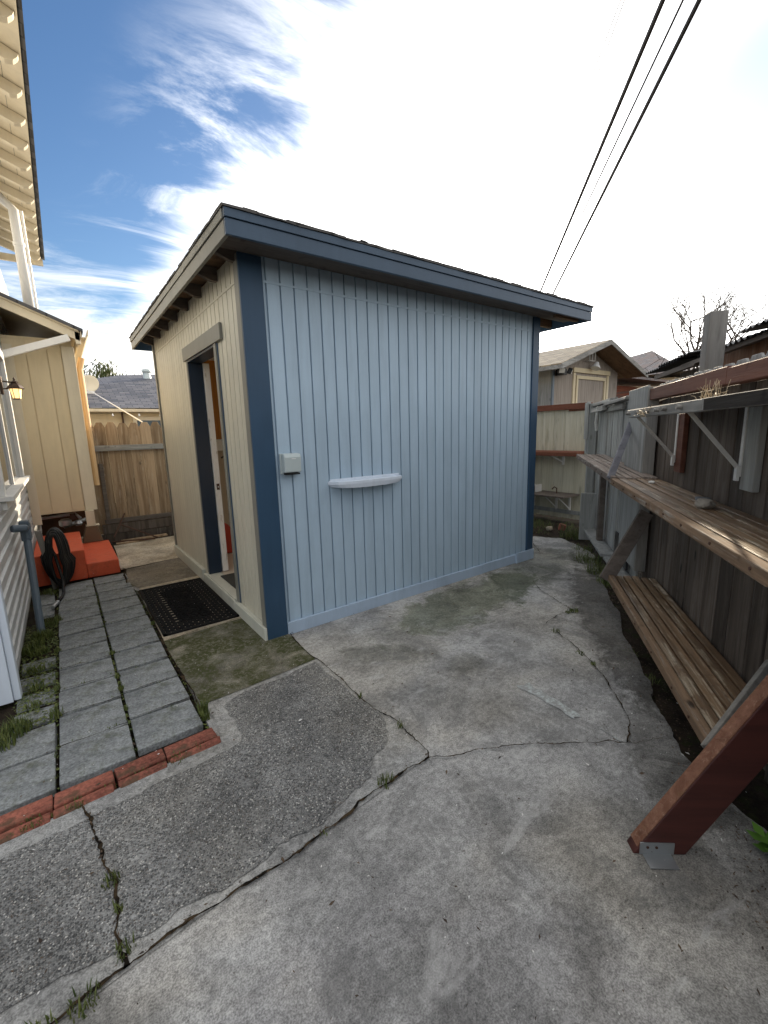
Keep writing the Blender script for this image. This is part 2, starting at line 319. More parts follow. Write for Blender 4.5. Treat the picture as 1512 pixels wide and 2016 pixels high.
def mk_paver():
    M = MT('grey_concrete_paver', .9, .25); v = M.coord((1, 1, 1), True); a = M.noise(v, 5, 6, .65); b = M.noise(v, 90, 4, .7)
    c = M.mix(M.step(a, .35, .65), (.175, .185, .19), (.32, .335, .335)); c = M.scale(c, M.math('ADD', .45, M.math('ADD', M.math('MULTIPLY', M.step(b, .3, .7), .6), M.math('MULTIPLY', M.island(), .42))))
    c = M.mix(M.math('MULTIPLY', M.step(M.noise(v, 7, 6, .7), .50, .66), .5), c, (.075, .08, .035))
    p = M.step(M.vor(v, 60), .14, .07); c = M.mix(M.math('MULTIPLY', p, .5), c, (.03, .03, .03)); M.color(c); M.bump(M.math('ADD', a, b), .7, .004); return M.m
MATS['paver'] = mk_paver()
def mk_green(name, c1, c2, rough=.55):
    M = MT(name, rough, .4); c = M.mix(M.island(), c1, c2); M.color(c)
    M.b.inputs['Transmission Weight'].default_value = 0; return M.m
MATS['grass'] = mk_green('grass_blades', (.045, .075, .015), (.14, .16, .04)); MATS['leaf'] = mk_green('leaf_green', (.05, .12, .015), (.10, .22, .03))
MATS['straw'] = mk_green('dry_stalks', (.42, .32, .19), (.62, .50, .34)); MATS['litter'] = mk_green('leaf_litter', (.03, .02, .015), (.12, .08, .05), .8)
MATS['chips'] = mk_green('pale_chips', (.5, .5, .47), (.75, .73, .70), .7); MATS['twig'] = plain('grey_brown_bark', (.11, .09, .075), .85, 0, .3, .3, 20, .3)
MATS['crown'] = mk_green('crown_leaves', (.04, .07, .02), (.16, .17, .06))
def mk_glass(name, col, rough):
    M = MT(name, rough, .8); M.color(col); return M.m
MATS['glass'] = mk_glass('window_glass', (.03, .04, .05), .04)
def mk_glow(name, col, st, base=(.8, .7, .5)):
    M = MT(name, .3); M.color(base); M.b.inputs['Emission Color'].default_value = col+(1,); M.b.inputs['Emission Strength'].default_value = st; return M.m
MATS['lampglow'] = mk_glow('glowing_lantern_glass', (1, .62, .22), .9); MATS['bulb'] = plain('clear_bulb', (.8, .8, .78), .2)
MATS['crack'] = None
def mk_crack():
    M = MT('crack_soil', .95, .1); v = M.coord((1, 1, 1), False, True); M.color(M.mix(M.step(M.noise(v, 25, 4, .6), .4, .62), (.010, .008, .006), (.055, .038, .022))); return M.m
MATS['crack'] = mk_crack()
def mk_chalk():
    M = MT('faded_pale_paint_mark', .9, .2); v = M.coord((1, 1, 1), False, True); a = M.noise(v, 38, 6, .75)
    M.color(M.mix(M.step(a, .46, .60), (.30, .30, .29), (.48, .52, .51))); M.bump(a, .3, .002); return M.m
MATS['chalk'] = mk_chalk()
MATS['rubber_mat'] = plain('black_rubber_mat', (.008, .008, .008), .75, 0, .15, .5, 80, .5)

# ------------------------------------------------------------ builders
MF = Matrix(((FD.x, -FN.x, 0, CAM.x), (FD.y, -FN.y, 0, CAM.y), (0, 0, 1, 0), (0, 0, 0, 1)))   # fence frame: x along the fence, -y towards it
FROT = math.atan2(FD.y, FD.x)
class MB:
    def __init__(s, M=None): s.v = []; s.f = []; s.M = M or Matrix()
    def add(s, vs, fs, X=None):
        o = len(s.v); T = s.M if X is None else s.M @ X
        s.v += [T @ Vector(p) for p in vs]; s.f += [tuple(i+o for i in f) for f in fs]; return s
    def box(s, x0, x1, y0, y1, z0, z1, X=None, j=0.):
        if x0 > x1: x0, x1 = x1, x0
        if y0 > y1: y0, y1 = y1, y0
        if z0 > z1: z0, z1 = z1, z0
        r = lambda: random.uniform(-j, j) if j else 0
        vs = [(x+r(), y+r(), z+r()) for x in (x0, x1) for y in (y0, y1) for z in (z0, z1)]
        return s.add(vs, [(0, 1, 3, 2), (4, 6, 7, 5), (0, 4, 5, 1), (2, 3, 7, 6), (0, 2, 6, 4), (1, 5, 7, 3)], X)
    def beam(s, p, q, w, h, upv=(0, 0, 1)):
        """bar from p to q; w across, h along the up side; p, q on its centre line"""
        p, q = Vector(p), Vector(q); e = (q-p); L = e.length; e.normalize(); a = e.cross(Vector(upv)).normalized(); b = a.cross(e)
        X = Matrix((e, a, b)).transposed().to_4x4(); X.translation = p
        return s.box(0, L, -w/2, w/2, -h/2, h/2, X)
    def tube(s, pts, r, n=8, caps=True, taper=None):
        pts = [Vector(p) for p in pts]; vs = []; fs = []; prev = None
        for i, p in enumerate(pts):
            e = (pts[min(i+1, len(pts)-1)]-pts[max(i-1, 0)]).normalized()
            a = e.cross(Vector((0, 0, 1)) if abs(e.z) < .95 else Vector((1, 0, 0))).normalized() if prev is None else (prev-e*prev.dot(e)).normalized()
            prev = a; b = e.cross(a); rr = r if taper is None else r+(taper-r)*i/(len(pts)-1)
            if isinstance(r, (list, tuple)): rr = r[i]
            vs += [p+(a*math.cos(t)+b*math.sin(t))*rr for t in [2*math.pi*k/n for k in range(n)]]
        for i in range(len(pts)-1):
            for k in range(n):
                k2 = (k+1) % n; fs.append((i*n+k, i*n+k2, (i+1)*n+k2, (i+1)*n+k))
        if caps: fs += [tuple(range(n))[::-1], tuple((len(pts)-1)*n+k for k in range(n))]
        return s.add(vs, fs)
    def lathe(s, prof, X=None, n=20):
        vs = [(r*math.cos(2*math.pi*k/n), r*math.sin(2*math.pi*k/n), z) for r, z in prof for k in range(n)]; fs = []
        for i in range(len(prof)-1):
            for k in range(n): k2 = (k+1) % n; fs.append((i*n+k, i*n+k2, (i+1)*n+k2, (i+1)*n+k))
        fs += [tuple(range(n))[::-1], tuple((len(prof)-1)*n+k for k in range(n))]
        return s.add(vs, fs, X)
    def prism(s, outline, z0, z1, X=None):
        """outline: 2D points; extruded along local z"""
        n = len(outline); vs = [(x, y, z0) for x, y in outline]+[(x, y, z1) for x, y in outline]
        return s.add(vs, [tuple(range(n))[::-1], tuple(range(n, 2*n))]+[(i, (i+1) % n, (i+1) % n+n, i+n) for i in range(n)], X)
    def build(s, name, mat, parent=None, bevel=0, smooth=False, tri=False):
        me = bpy.data.meshes.new(name)
        inv = Matrix()
        if parent is not None:
            inv = WM[parent.name].inverted()
        me.from_pydata([inv @ p for p in s.v], [], s.f)
        bm = bmesh.new(); bm.from_mesh(me); bmesh.ops.recalc_face_normals(bm, faces=bm.faces)
        if tri: bmesh.ops.triangulate(bm, faces=[f for f in bm.faces if len(f.verts) > 4])
        bm.to_mesh(me); bm.free()
        if smooth: me.shade_smooth()
        me.materials.append(MATS[mat] if isinstance(mat, str) else mat)
        o = bpy.data.objects.new(name, me); COL.objects.link(o)
        if parent is not None: o.parent = parent
        WM[o.name] = WM[parent.name] if parent is not None else Matrix()
        if bevel:
            b = o.modifiers.new('bevel', 'BEVEL'); b.width = bevel; b.segments = 2; b.limit_method = 'ANGLE'; b.angle_limit = R(40)
        return o
WM = {}
def tag(o, label=None, cat=None, group=None, kind=None):
    if label: o['label'] = label
    if cat: o['category'] = cat
    if group: o['group'] = group
    if kind: o['kind'] = kind
    return o
def thing(name, label, cat, loc, rz=0, group=None):
    o = bpy.data.objects.new(name, None); COL.objects.link(o); o.location = loc; o.rotation_euler = (0, 0, rz)
    o.empty_display_size = .1
    WM[o.name] = Matrix.Translation(Vector(loc)) @ Matrix.Rotation(rz, 4, 'Z')
    return tag(o, label, cat, group)
def fthing(name, label, cat, s, l, z=0, group=None):
    return thing(name, label, cat, MF @ Vector((s, -l, z)), FROT, group)
def solo(mb, name, mat, label, cat, group=None, **k):
    """one-mesh thing: moves its origin to the base of the mesh"""
    o = mb.build(name, mat, None, **k); me = o.data
    xs = [v.co for v in me.vertices]; c = Vector((sum(p.x for p in xs)/len(xs), sum(p.y for p in xs)/len(xs), min(p.z for p in xs)))
    me.transform(Matrix.Translation(-c)); o.location = c; WM[o.name] = Matrix.Translation(c)
    return tag(o, label, cat, group)
def jag(pts, amp, it=3, close=False, seed=1):
    rnd = random.Random(seed); pts = [Vector(p).to_2d() for p in pts]
    for _ in range(it):
        out = []; n = len(pts); rng = n if close else n-1
        for i in range(rng):
            a, b = pts[i], pts[(i+1) % n]; d = b-a; L = d.length
            out.append(a)
            if L > .02: out.append((a+b)/2+Vector((-d.y, d.x)).normalized()*rnd.uniform(-amp, amp) if L else a)
        if not close: out.append(pts[-1])
        pts = out; amp *= .55
    return pts
def sheet(name, pts, z, mat, kind='structure', thick=.0):
    mb = MB(); n = len(pts)
    if thick: mb.prism([tuple(p) for p in pts], z-thick, z)
    else: mb.add([(p[0], p[1], z) for p in pts], [tuple(range(n))])
    o = mb.build(name, mat, None, tri=True)
    for p in o.data.polygons:
        pass
    o['kind'] = kind; return o

# ------------------------------------------------------------ ground
sheet('ground', [(-400, -400), (400, -400), (400, 400), (-400, 400)], -.035, 'dirt')
patio_out = [(-.63, -.90), (-3.2, -.93), (-3.2, -6), (-.5, -6), (.3, -3.6)] + [tuple(p) for p in jag([(.72, -3.0), (.90, -2.45), (1.16, -2.20), (1.60, -1.88), (2.44, -1.32), (3.05, -.90), (3.68, -.48), (4.0, -.12), (4.22, .30), (4.05, .58), (3.7, .62), (3.4, .58)], .035, 5, seed=5)] + [(3.1, .5), (3.1, 3.0), (0, 3.0), (-.05, 2.8), (-.62, 2.72), (-.68, 2.14), (-.62, 1.8), (-.61, .5), (-.62, -.5)]
patio_out[4:4] = []
sheet('concrete_patio', patio_out, 0, 'con_main', thick=.03)
AGG = [(-3.2, -1.06)] + [tuple(p) for p in jag([(-1.42, -1.02), (-1.16, -1.0), (-.53, -.95), (-.51, -.61), (-.32, -.54), (.10, -.5), (.115, -1.24), (.0, -1.41), (-.16, -1.53), (-.30, -1.56), (-.50, -1.60), (-.72, -1.61), (-.99, -1.61), (-1.27, -1.58), (-1.9, -1.62)], .026, 5, seed=9)] + [(-3.2, -1.6)]
EDGE = [(-3.2, -.93)] + [tuple(p) for p in jag([(-1.44, -.94), (-1.05, -.905), (-.60, -.85), (-.585, -.70), (-.60, -.50), (-.3, -.50), (.13, -.47), (.13, -1.0), (.15, -1.29), (.11, -1.59), (-.35, -1.63), (-.81, -1.645), (-1.28, -1.69)], .007, 3, seed=3)] + [(-3.2, -1.8)]
sheet('concrete_margin', EDGE, .004, 'con_edge')
sheet('pebbled_slab', AGG, .008, 'con_agg')
sheet('mossy_slab', [(-.635, .47), (-.61, -.49)] + [tuple(p) for p in jag([(-.6, -.52), (.12, -.48)], .01, 3, seed=4)] + [(.14, -.02), (0, 0), (0, .5)], .008, 'con_moss')
sheet('doorstep_slab', [(-.625, .47), (0, .5), (0, 1.92), (-.60, 1.90)], .006, 'con_tan')
sheet('brown_slab', [(-.60, 1.90), (0, 1.93), (0, 2.85), (-.62, 2.72), (-.68, 2.14)], .005, 'con_brown')
sheet('tan_slab', [tuple(p) for p in jag([(-.67, 2.75), (-.62, 4.15), (.19, 4.22), (.6, 4.2), (.6, 2.9), (-.07, 2.84)], .012, 2, True, 8)], .004, 'con_tan')
def crack(pts, w, seed, name='crack'):
    pts = jag(pts, .012, 4, False, seed); rnd = random.Random(seed+50); L = []; Rr = []
    for i, p in enumerate(pts):
        d = (pts[min(i+1, len(pts)-1)]-pts[max(i-1, 0)]).normalized(); nn = Vector((-d.y, d.x))
        k = .85*w*(.55+.5*rnd.random())*(.35+.8*math.sin(i*.19+seed)**2+.35*math.sin(i*.83+seed*2)**2)
        L.append(p+nn*k); Rr.append(p-nn*k*rnd.uniform(.6, 1))
    n = len(pts); mb = MB(); mb.add([(q.x, q.y, .0115) for q in L+Rr], [(i, i+1, n+i+1, n+i) for i in range(n-1)])
    o = mb.build(name, 'crack'); o['kind'] = 'structure'; return pts
K1 = [(.15, -.02), (.12, -.44), (.13, -.72), (.12, -.96), (.12, -1.17), (.15, -1.29), (.14, -1.45), (.13, -1.55), (.11, -1.6)]
K2 = [(.11, -1.6), (-.01, -1.59), (-.2, -1.6), (-.35, -1.63), (-.54, -1.65), (-.72, -1.65), (-.98, -1.65), (-1.16, -1.67), (-1.28, -1.69), (-1.9, -1.74), (-3.2, -1.8)]
K3 = [(.11, -1.6), (.22, -1.67), (.34, -1.72), (.47, -1.79), (.61, -1.89), (.72, -1.97), (.85, -2.05), (.9, -2.11)]
K4 = [(.9, -2.11), (1.03, -2.06), (1.15, -1.97), (1.28, -1.84), (1.41, -1.7), (1.52, -1.55), (1.6, -1.42), (1.68, -1.25)]
K5 = [(1.74, -1.13), (1.92, -1.1), (2.11, -1.14), (2.23, -.88), (2.34, -.66), (2.48, -.5)]
K6 = [(-1.18, -.92), (-1.15, -1.08), (-1.13, -1.25), (-1.1, -1.36), (-1.1, -1.49), (-1.11, -1.6), (-1.1, -1.67)]
cl = []
for pts, w, sd in ((K1, .0045, 1), (K2, .007, 2), (K3, .0040, 3), (K4, .0045, 4), (K5, .0035, 5), (K6, .008, 6), ([(3.71, .35), (3.5, .15), (3.36, -.03), (3.31, .08)], .005, 7), ([(.9, -2.11), (.98, -2.16), (1.06, -2.2)], .002, 8),
                   ([(-.63, .47), (-.3, .49), (0, .51)], .004, 9), ([(-.62, 1.89), (0, 1.92)], .003, 10), ([(1.68, -1.25), (1.2, -.95), (.9, -.9)], .0012, 11)):
    cl.append(crack(pts, w, sd))
# the dirt-filled gap between pavers and slabs
for pts, w, sd in (([(-.625, -.55), (-.63, 0), (-.632, .5), (-.615, 1.2), (-.62, 1.8)], .010, 21), ([(-.68, 2.14), (-.63, 2.72), (-.66, 2.8)], .012, 22)):
    crack(pts, w, sd)
sheet('paint_mark', [tuple(p) for p in jag([(.90, -1.49), (.975, -1.52), (.96, -1.60), (.95, -1.71), (.915, -1.88), (.875, -1.86), (.885, -1.68), (.89, -1.58)], .014, 4, True, 31)], .004, 'chalk')
sheet('paint_mark', [tuple(p) for p in jag([(.905, -1.97), (.915, -1.98), (.90, -2.09), (.89, -2.08)], .006, 3, True, 32)], .004, 'chalk')

for i_ in range(1, 11):   # soil packed in the joints between paver rows
    y_ = -.735+.302*i_-.004
    crack([(-1.25, y_), (-1.1, y_), (-.957, y_)], .0042, 60+i_, 'joint_soil'); crack([(-.945, y_+.03), (-.8, y_+.03), (-.645, y_+.03)], .0042, 80+i_, 'joint_soil')
# pavers: one object each
PV = 'grey concrete pavers laid in columns beside the house'
rows = [(-.735+.302*i) for i in range(12)]
def paver(x0, x1, y0, y1, z, tilt=0, lab='', grp=PV):
    mb = MB(); X = Matrix.Translation(((x0+x1)/2, (y0+y1)/2, z)) @ Matrix.Rotation(R(random.uniform(-.6, .6)), 4, 'Z') @ Matrix.Rotation(R(random.uniform(-.8, .8)+tilt), 4, 'X')
    mb.box(-(x1-x0)/2+.001, (x1-x0)/2-.001, -(y1-y0)/2+.006, (y1-y0)/2-.006, -.04, random.uniform(-.004, .004), X, j=.003)
    return solo(mb, 'paver', 'paver', lab, 'paver', grp, bevel=.004)
ORD = ['first', 'second', 'third', 'fourth', 'fifth', 'sixth', 'seventh', 'eighth', 'ninth', 'tenth', 'eleventh', 'twelfth']
for i, y in enumerate(rows[:11]):
    ye = min(y+.295, 2.56)
    paver(-.945, -.645, y+.03, ye+.03, .006, 0, 'square grey paver, %s from the brick edging in the column nearest the shed' % ORD[i])
for i, y in enumerate(rows[:11]):
    paver(-1.25, -.958, y+.0, min(y+.295, 2.62), .004, 0, 'square grey paver, %s from the brick edging in the middle column' % ORD[i])
for i, (y0, y1, x0) in enumerate([(-.735, -.44, -1.56), (-.43, -.16, -1.50)]):
    paver(x0, -1.265, y0, y1, .0, 0, ['broad damp paver at the left edge touching the brick edging', 'rough paver at the left edge behind the broad damp one'][i])
for i, y in enumerate((-.10, .12, .36, .60)):
    paver(-1.45, -1.27, y, y+.15, -.012, 5, 'narrow sunken paver strip, %s of the grassy row by the house wall' % ORD[i], 'sunken paver strips by the wall')
paver(-1.42, -1.28, 1.7, 2.0, -.01, 0, 'reddish brown paver between the grey conduit and the hose', 'sunken paver strips by the wall')
paver(-1.42, -1.28, 2.03, 2.4, -.01, 0, 'dark paver at the foot of the stake under the hose', 'sunken paver strips by the wall')
# bricks
bl = [('flat red brick at the left end of the edging', -1.47, -1.275), ('flat red brick, second from the left in the inner edging row', -1.27, -1.055), ('mossy dark red brick, third in the inner edging row', -1.05, -.85), ('flat red brick at the right end of the inner edging row', -.845, -.615)]
for lab, x0, x1 in bl:
    X = Matrix.Translation(((x0+x1)/2, -.805+(x0+x1)/2*.03+.03, .0)) @ Matrix.Rotation(R(random.uniform(-1.5, 1.5)+3), 4, 'Z')
    solo(MB().box(-(x1-x0)/2, (x1-x0)/2, -.048, .040, -.06, .012, X, .004), 'brick', 'brickred', lab, 'brick', 'red brick edging of the pavers', bevel=.005)
for lab, x0, x1 in (('tilted red brick at the left end of the outer edging row', -1.47, -1.28), ('long red brick, second from the left in the outer edging row', -1.27, -1.06), ('bright red narrow brick, third in the outer edging row', -1.045, -.85), ('rounded red brick at the right end of the outer edging row', -.84, -.61)):
    X = Matrix.Translation(((x0+x1)/2, -.884+(x0+x1)/2*.045+.045, .0)) @ Matrix.Rotation(R(random.uniform(-1, 1)+3), 4, 'Z') @ Matrix.Rotation(R(16), 4, 'X')
    solo(MB().box(-(x1-x0)/2, (x1-x0)/2, -.028, .016, -.06, .012, X, .004), 'brick', 'brickred', lab, 'brick', 'red brick edging of the pavers', bevel=.006)

# ------------------------------------------------------------ shed
Wd, Dp = 3.134, 3.08
shed = thing('garden_shed', 'pale blue shed with dark blue corner boards and a flat overhanging roof', 'shed', (0, 0, 0))
def strips(x0, x1, z0, z1, first, sp, gap=.012):
    xs = [x0]; g = first
    while g < x0+.01: g += sp
    while g < x1-.01: xs.append(g); g += sp
    xs.append(x1)
    return [(xs[i]+(gap/2 if i else 0), xs[i+1]-(gap/2 if i < len(xs)-2 else 0), z0, z1) for i in range(len(xs)-1)]
mb = MB(); mb.box(0, Wd, .016, .09, .0, 2.63)
for a, b, c, d in strips(.02, Wd-.02, .02, 2.455, .161, .1003)+strips(.02, Wd-.02, 2.465, 2.63, .161, .1003): mb.box(a, b, 0, .017, c, d)
fw = mb.build('front_wall', 'siding', shed, bevel=.0015)
mb = MB(); mb.box(.02, Wd-.02, -.004, .006, 2.452, 2.468); mb.build('seam_flashing', 'siding', fw)
DY0, DY1, DZ0, DZ1 = .66, 1.53, .12, 2.17
mb = MB()
for a, b, c, d in ((.092, DY0, 0, 2.63), (DY1, Dp, 0, 2.63), (DY0, DY1, DZ1, 2.63), (DY0, DY1, 0, DZ0-.02)): mb.box(.009, .09, a, b, c, d)
for za, zb in ((.02, 2.455), (2.465, 2.63)):
    for a, b, c, d in strips(.03, Dp, za, zb, .10, .1003):
        if a < DY0 and b > DY0: pieces = [(a, DY0, c, d), (DY0, b, max(c, DZ1), d)]
        elif a < DY1 and b > DY1: pieces = [(a, DY1, max(c, DZ1), d), (DY1, b, c, d)]
        elif a >= DY0 and b <= DY1: pieces = [(a, b, max(c, DZ1), d)]
        else: pieces = [(a, b, c, d)]
        for p in pieces:
            if p[3] > p[2]: mb.box(0, .010, *p)
sw = mb.build('side_wall', 'siding_warmlit', shed, bevel=.0015); sw['label'] = 'grooved side wall with the doorway, warm reflected sunlight in its colour'
MB().box(-.004, .006, .03, Dp, 2.452, 2.468).build('seam_flashing', 'siding_warmlit', sw)
MB().box(.0, .09, Dp, Dp+.01, 0, 2.63).box(.0, Wd, Dp+.01, Dp+.09, 0, 2.63).build('back_wall', 'siding', shed)
MB().box(Wd-.09, Wd-.0, .09, 1.0, 0, 2.63).box(Wd-.09, Wd, 2.6, Dp+.01, 0, 2.63).box(Wd-.09, Wd, 1.0, 2.6, 0, .9).box(Wd-.09, Wd, 1.0, 2.6, 2.3, 2.63).build('end_wall', 'siding', shed)  # unseen opening added in this wall to let light into the shed
cbm = MB().box(-.02, .135, -.022, -.001, 0, 2.60).build('corner_board', 'trim', shed, bevel=.003)
MB().box(-.021, -.001, -.001, .075, .0, 2.60).build('corner_board', 'trim_warmlit', shed, bevel=.003)
MB().box(Wd-.09, Wd+.02, -.020, -.001, .09, 2.60).box(Wd+.001, Wd+.02, -.001, .08, .0, 2.6).build('corner_board', 'trim', shed, bevel=.003)
MB().box(-.018, -.001, Dp-.035, Dp+.02, .1, 2.60).build('corner_board', 'trim_warmlit', shed, bevel=.003)
mb = MB(); mb.box(.137, 2.30, -.024, -.001, .0, .095).box(2.302, 2.84, -.023, -.001, .002, .098).box(2.842, Wd+.022, -.038, -.0225, .0, .115).box(2.842, Wd-.091, -.0225, -.001, 0, .1); mb.build('base_trim', 'basetrim', shed, bevel=.003)
mb = MB(); mb.box(-.042, -.022, -.02, 1.0, -.0, .10).box(-.022, -.001, .076, 1.0, 0, .10).box(-.036, -.001, 1.002, 1.66, -.0, .095).box(-.036, -.001, 1.70, 2.35, 0, .125).box(-.033, -.001, 2.352, Dp+.02, 0, .12); mb.build('base_trim', 'basetrim_warmlit', shed, bevel=.004)
# door surround
dc_ = MB().box(-.024, -.001, DY0-.20, DY1+.10, DZ1, DZ1+.115).build('door_casing', 'trim_warmlit', shed, bevel=.003)
MB().box(-.018, -.001, DY0-.050, DY0-.001, .10, DZ1-.001).build('side_casing', 'trim_warmlit', dc_, bevel=.003)
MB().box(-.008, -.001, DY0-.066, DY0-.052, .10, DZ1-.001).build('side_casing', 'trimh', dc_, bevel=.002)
MB().box(-.014, -.001, DY1+.001, DY1+.035, .13, DZ1-.001).build('side_casing', 'trim_warmlit', dc_, bevel=.003)
mb = MB(); mb.box(-.012, .115, DY1-.022, DY1-.0005, .10, DZ1-.02).box(-.012, .115, DY0+.0005, DY0+.022, .1, DZ1-.02).box(-.012, .115, DY0+.0005, DY1-.0005, DZ1-.0195, DZ1-.0005); mb.build('door_jamb', 'jamb', shed, bevel=.002)
MB().box(-.03, .10, DY0, DY1, .096, .118).box(-.045, -.031, DY0-.02, DY1+.04, .06, .112).build('threshold', 'basetrim_warmlit', shed, bevel=.003)
dr = MB().box(.118, .172, DY1-.045, DY1+.42, .13, 2.15).build('door', 'dirtywhite', shed, bevel=.003)
MB().box(.132, .160, DY1-.0475, DY1-.0452, .96, 1.02).build('latch_plate', 'rust', dr); MB().box(.141, .151, DY1-.056, DY1-.0476, .982, .996).build('latch_tongue', 'metal', dr)
# inside
MB().box(.1, Wd-.1, .1, Dp-.02, .08, .121).build('floor', 'tile', shed)
MB().box(.1, Wd-.1, .1, Dp-.02, 2.42, 2.45).build('ceiling', 'ceil', shed)
MB().box(.24, Wd-.1, Dp-.10, Dp-.06, 1.42, 2.42).build('wall_panelling', 'panel', shed)
MB().box(.24, Wd-.1, Dp-.11, Dp-.06, .121, 1.42).box(Wd-.13, Wd-.1, .1, 1.0, .121, 2.42).box(Wd-.13, Wd-.1, 2.6, Dp-.11, .121, 2.42).box(Wd-.13, Wd-.1, 1.0, 2.6, .121, .9).box(.1, Wd-.13, .10, .12, .121, 2.42).build('inner_wall', 'beige', shed)
bx = MB().box(.45, .78, 2.70, 2.96, 1.30, 1.415).box(.44, .80, 2.68, 2.96, 1.416, 1.44)
solo(bx, 'wall_shelf', 'white', 'white shelf on the plywood wall inside the shed doorway', 'shelf', bevel=.004)
solo(MB().box(.05, .26, .70, 1.36, .122, .130), 'inside_mat', 'darkmat', 'dark mat on the tiles just inside the shed doorway', 'mat', bevel=.003)
mb = MB(); mb.prism([(.30, .122), (.62, .122), (.60, .20), (.40, .47), (.35, .50), (.31, .3)], 0, .30, Matrix.Translation((0, 2.45, 0)) @ Matrix.Rotation(R(90), 4, 'X'))
solo(mb, 'red_container', 'redpl', 'red container leaning on the floor inside the shed doorway', 'container', bevel=.02)
solo(MB().tube([(.62, 2.93, 1.20), (.66, 2.90, 1.23), (.72, 2.90, 1.18), (.74, 2.92, 1.05), (.75, 2.93, .7)], .012), 'black_cable', 'blackpl', 'black cable hanging from a socket below the white shelf inside', 'cable')
# roof
RX0, RX1, RY0, RY1 = -.183, 3.596, -.33, 3.46
def rim(x0, x1, y0, y1, n, amp, sd):
    rnd = random.Random(sd); P = []
    for (ax, ay), (bx_, by) in (((x0, y0), (x1, y0)), ((x1, y0), (x1, y1)), ((x1, y1), (x0, y1)), ((x0, y1), (x0, y0))):
        for i in range(n): t = i/n; P.append((ax+(bx_-ax)*t+rnd.uniform(-amp, amp), ay+(by-ay)*t+rnd.uniform(-amp, amp)))
    return P
mb = MB(); mb.box(RX0+.03, RX1-.03, RY0+.03, RY1-.03, 2.655, 2.688); mb.build('roof_deck', 'rawwood', shed)
roof = MB()
for k, (z, a, g) in enumerate(((2.689, .004, .016), (2.696, .007, .010))):
    P = rim(RX0-g, RX1+g, RY0-g, RY1+g, 34, a, k)
    rnd = random.Random(k+9); n = len(P); zz = [rnd.uniform(-.002, .004) for _ in P]
    vs = [(x, y, z+dz) for (x, y), dz in zip(P, zz)]+[(x, y, z+.008+dz) for (x, y), dz in zip(P, zz)]
    roof.add(vs, [tuple(range(n))[::-1], tuple(range(n, 2*n))]+[(i, (i+1) % n, (i+1) % n+n, i+n) for i in range(n)])
rnd = random.Random(3)
for i in range(14):    # raised, curled shingle corners along the front edge
    x = RX0+.1+i*.26; w = rnd.uniform(.05, .2); roof.box(x, x+w, RY0-.012, RY0+.2, 2.703, 2.706+rnd.uniform(0, .005), j=.002)
for i in range(20):
    y = RY0+.1+i*.18; w = rnd.uniform(.05, .16); roof.box(RX0-.012, RX0+.2, y, y+w, 2.703, 2.706+rnd.uniform(0, .006), j=.002)
roof.build('roof', 'rooftop', shed, tri=True)
mb = MB(); mb.box(RX0, RX1, RY0, RY0+.024, 2.556, 2.640).build('fascia', 'trimh', shed, bevel=.003)
MB().box(RX0-.004, 2.55, RY0-.008, RY0+.02, 2.643, 2.688).box(2.552, RX1+.004, RY0-.006, RY0+.02, 2.643, 2.687).build('drip_edge', 'trimh', shed, bevel=.002)
MB().box(RX0-.001, RX0+.022, RY0+.026, 1.38, 2.556, 2.638).box(RX0+.001, RX0+.022, 1.382, RY1, 2.556, 2.636).build('fascia', 'trim_warmlit', shed, bevel=.003)
MB().box(RX0-.010, RX0+.02, RY0+.022, .62, 2.641, 2.688).box(RX0-.008, RX0+.02, .624, RY1, 2.640, 2.687).build('drip_edge', 'trim_warmlit', shed, bevel=.002)
MB().box(RX1-.024, RX1, RY0+.026, RY1, 2.556, 2.688).build('fascia', 'trimh', shed, bevel=.003)
MB().box(RX0+.024, RX1-.026, RY1-.024, RY1, 2.556, 2.688).build('fascia', 'trimh', shed, bevel=.003)
for i in range(8):
    y = .05+i*.43; mb = MB(); mb.prism([(RX0+.025, 2.652), (-.002, 2.652), (-.002, 2.56), (-.05, 2.56), (RX0+.025, 2.60)], -.02, .02, Matrix.Translation((0, y, 0)) @ Matrix.Rotation(R(90), 4, 'X'))
    mb.build('rafter_tail', 'darkwood', shed)
MB().box(RX0+.03, RX1-.03, RY0+.026, -.024, 2.600, 2.612).build('soffit', 'darkwood', shed)
for y in (-.20, .12, .55, .98, 1.41): MB().box(Wd+.025, RX1-.028, y, y+.04, 2.575, 2.652).build('rafter_tail', 'rawwood', shed)

# outlet box and small ledge on the front wall
ob = thing('outlet_cover', 'pale grey weatherproof outlet box on the blue front wall near the corner board', 'outlet box', (.26, -.002, 1.20))
MB().box(.168, .308, -.018, -.001, 1.200, 1.345).build('back_plate', 'boxgrey', ob, bevel=.004)
hood = MB().prism([(0, 0), (-.050, .004), (-.056, .11), (-.044, .134), (0, .138)], .176, .304, Matrix.Translation((0, -.018, 1.208)) @ Matrix(((0, 0, 1, 0), (1, 0, 0, 0), (0, 1, 0, 0), (0, 0, 0, 1)))).build('hood', 'boxgrey', ob, bevel=.008)
MB().box(.19, .292, -.066, -.02, 1.196, 1.2075).build('gasket', 'black', ob); MB().box(.230, .262, -.0755, -.0725, 1.306, 1.310).build('maker_mark', 'white', hood)
lg = thing('wall_ledge', 'small boat-shaped pale blue ledge on the middle of the front wall', 'ledge', (.9, -.002, 1.07))
def ledge_ring(k, z, n=17):
    P = []
    for i in range(n):
        t = i/(n-1); x = .545+.70*t; e = 1-abs(2*t-1)**6
        P.append((.895+(x-.895)*k, -.003-(.112*k)*max(e, .0)**.5-.0, z))
    return P
mb = MB(); n = 17
A = ledge_ring(.93, 1.072); B = ledge_ring(1.0, 1.092); Cc = ledge_ring(1.0, 1.112); D = ledge_ring(.955, 1.116); E_ = ledge_ring(.90, 1.103)
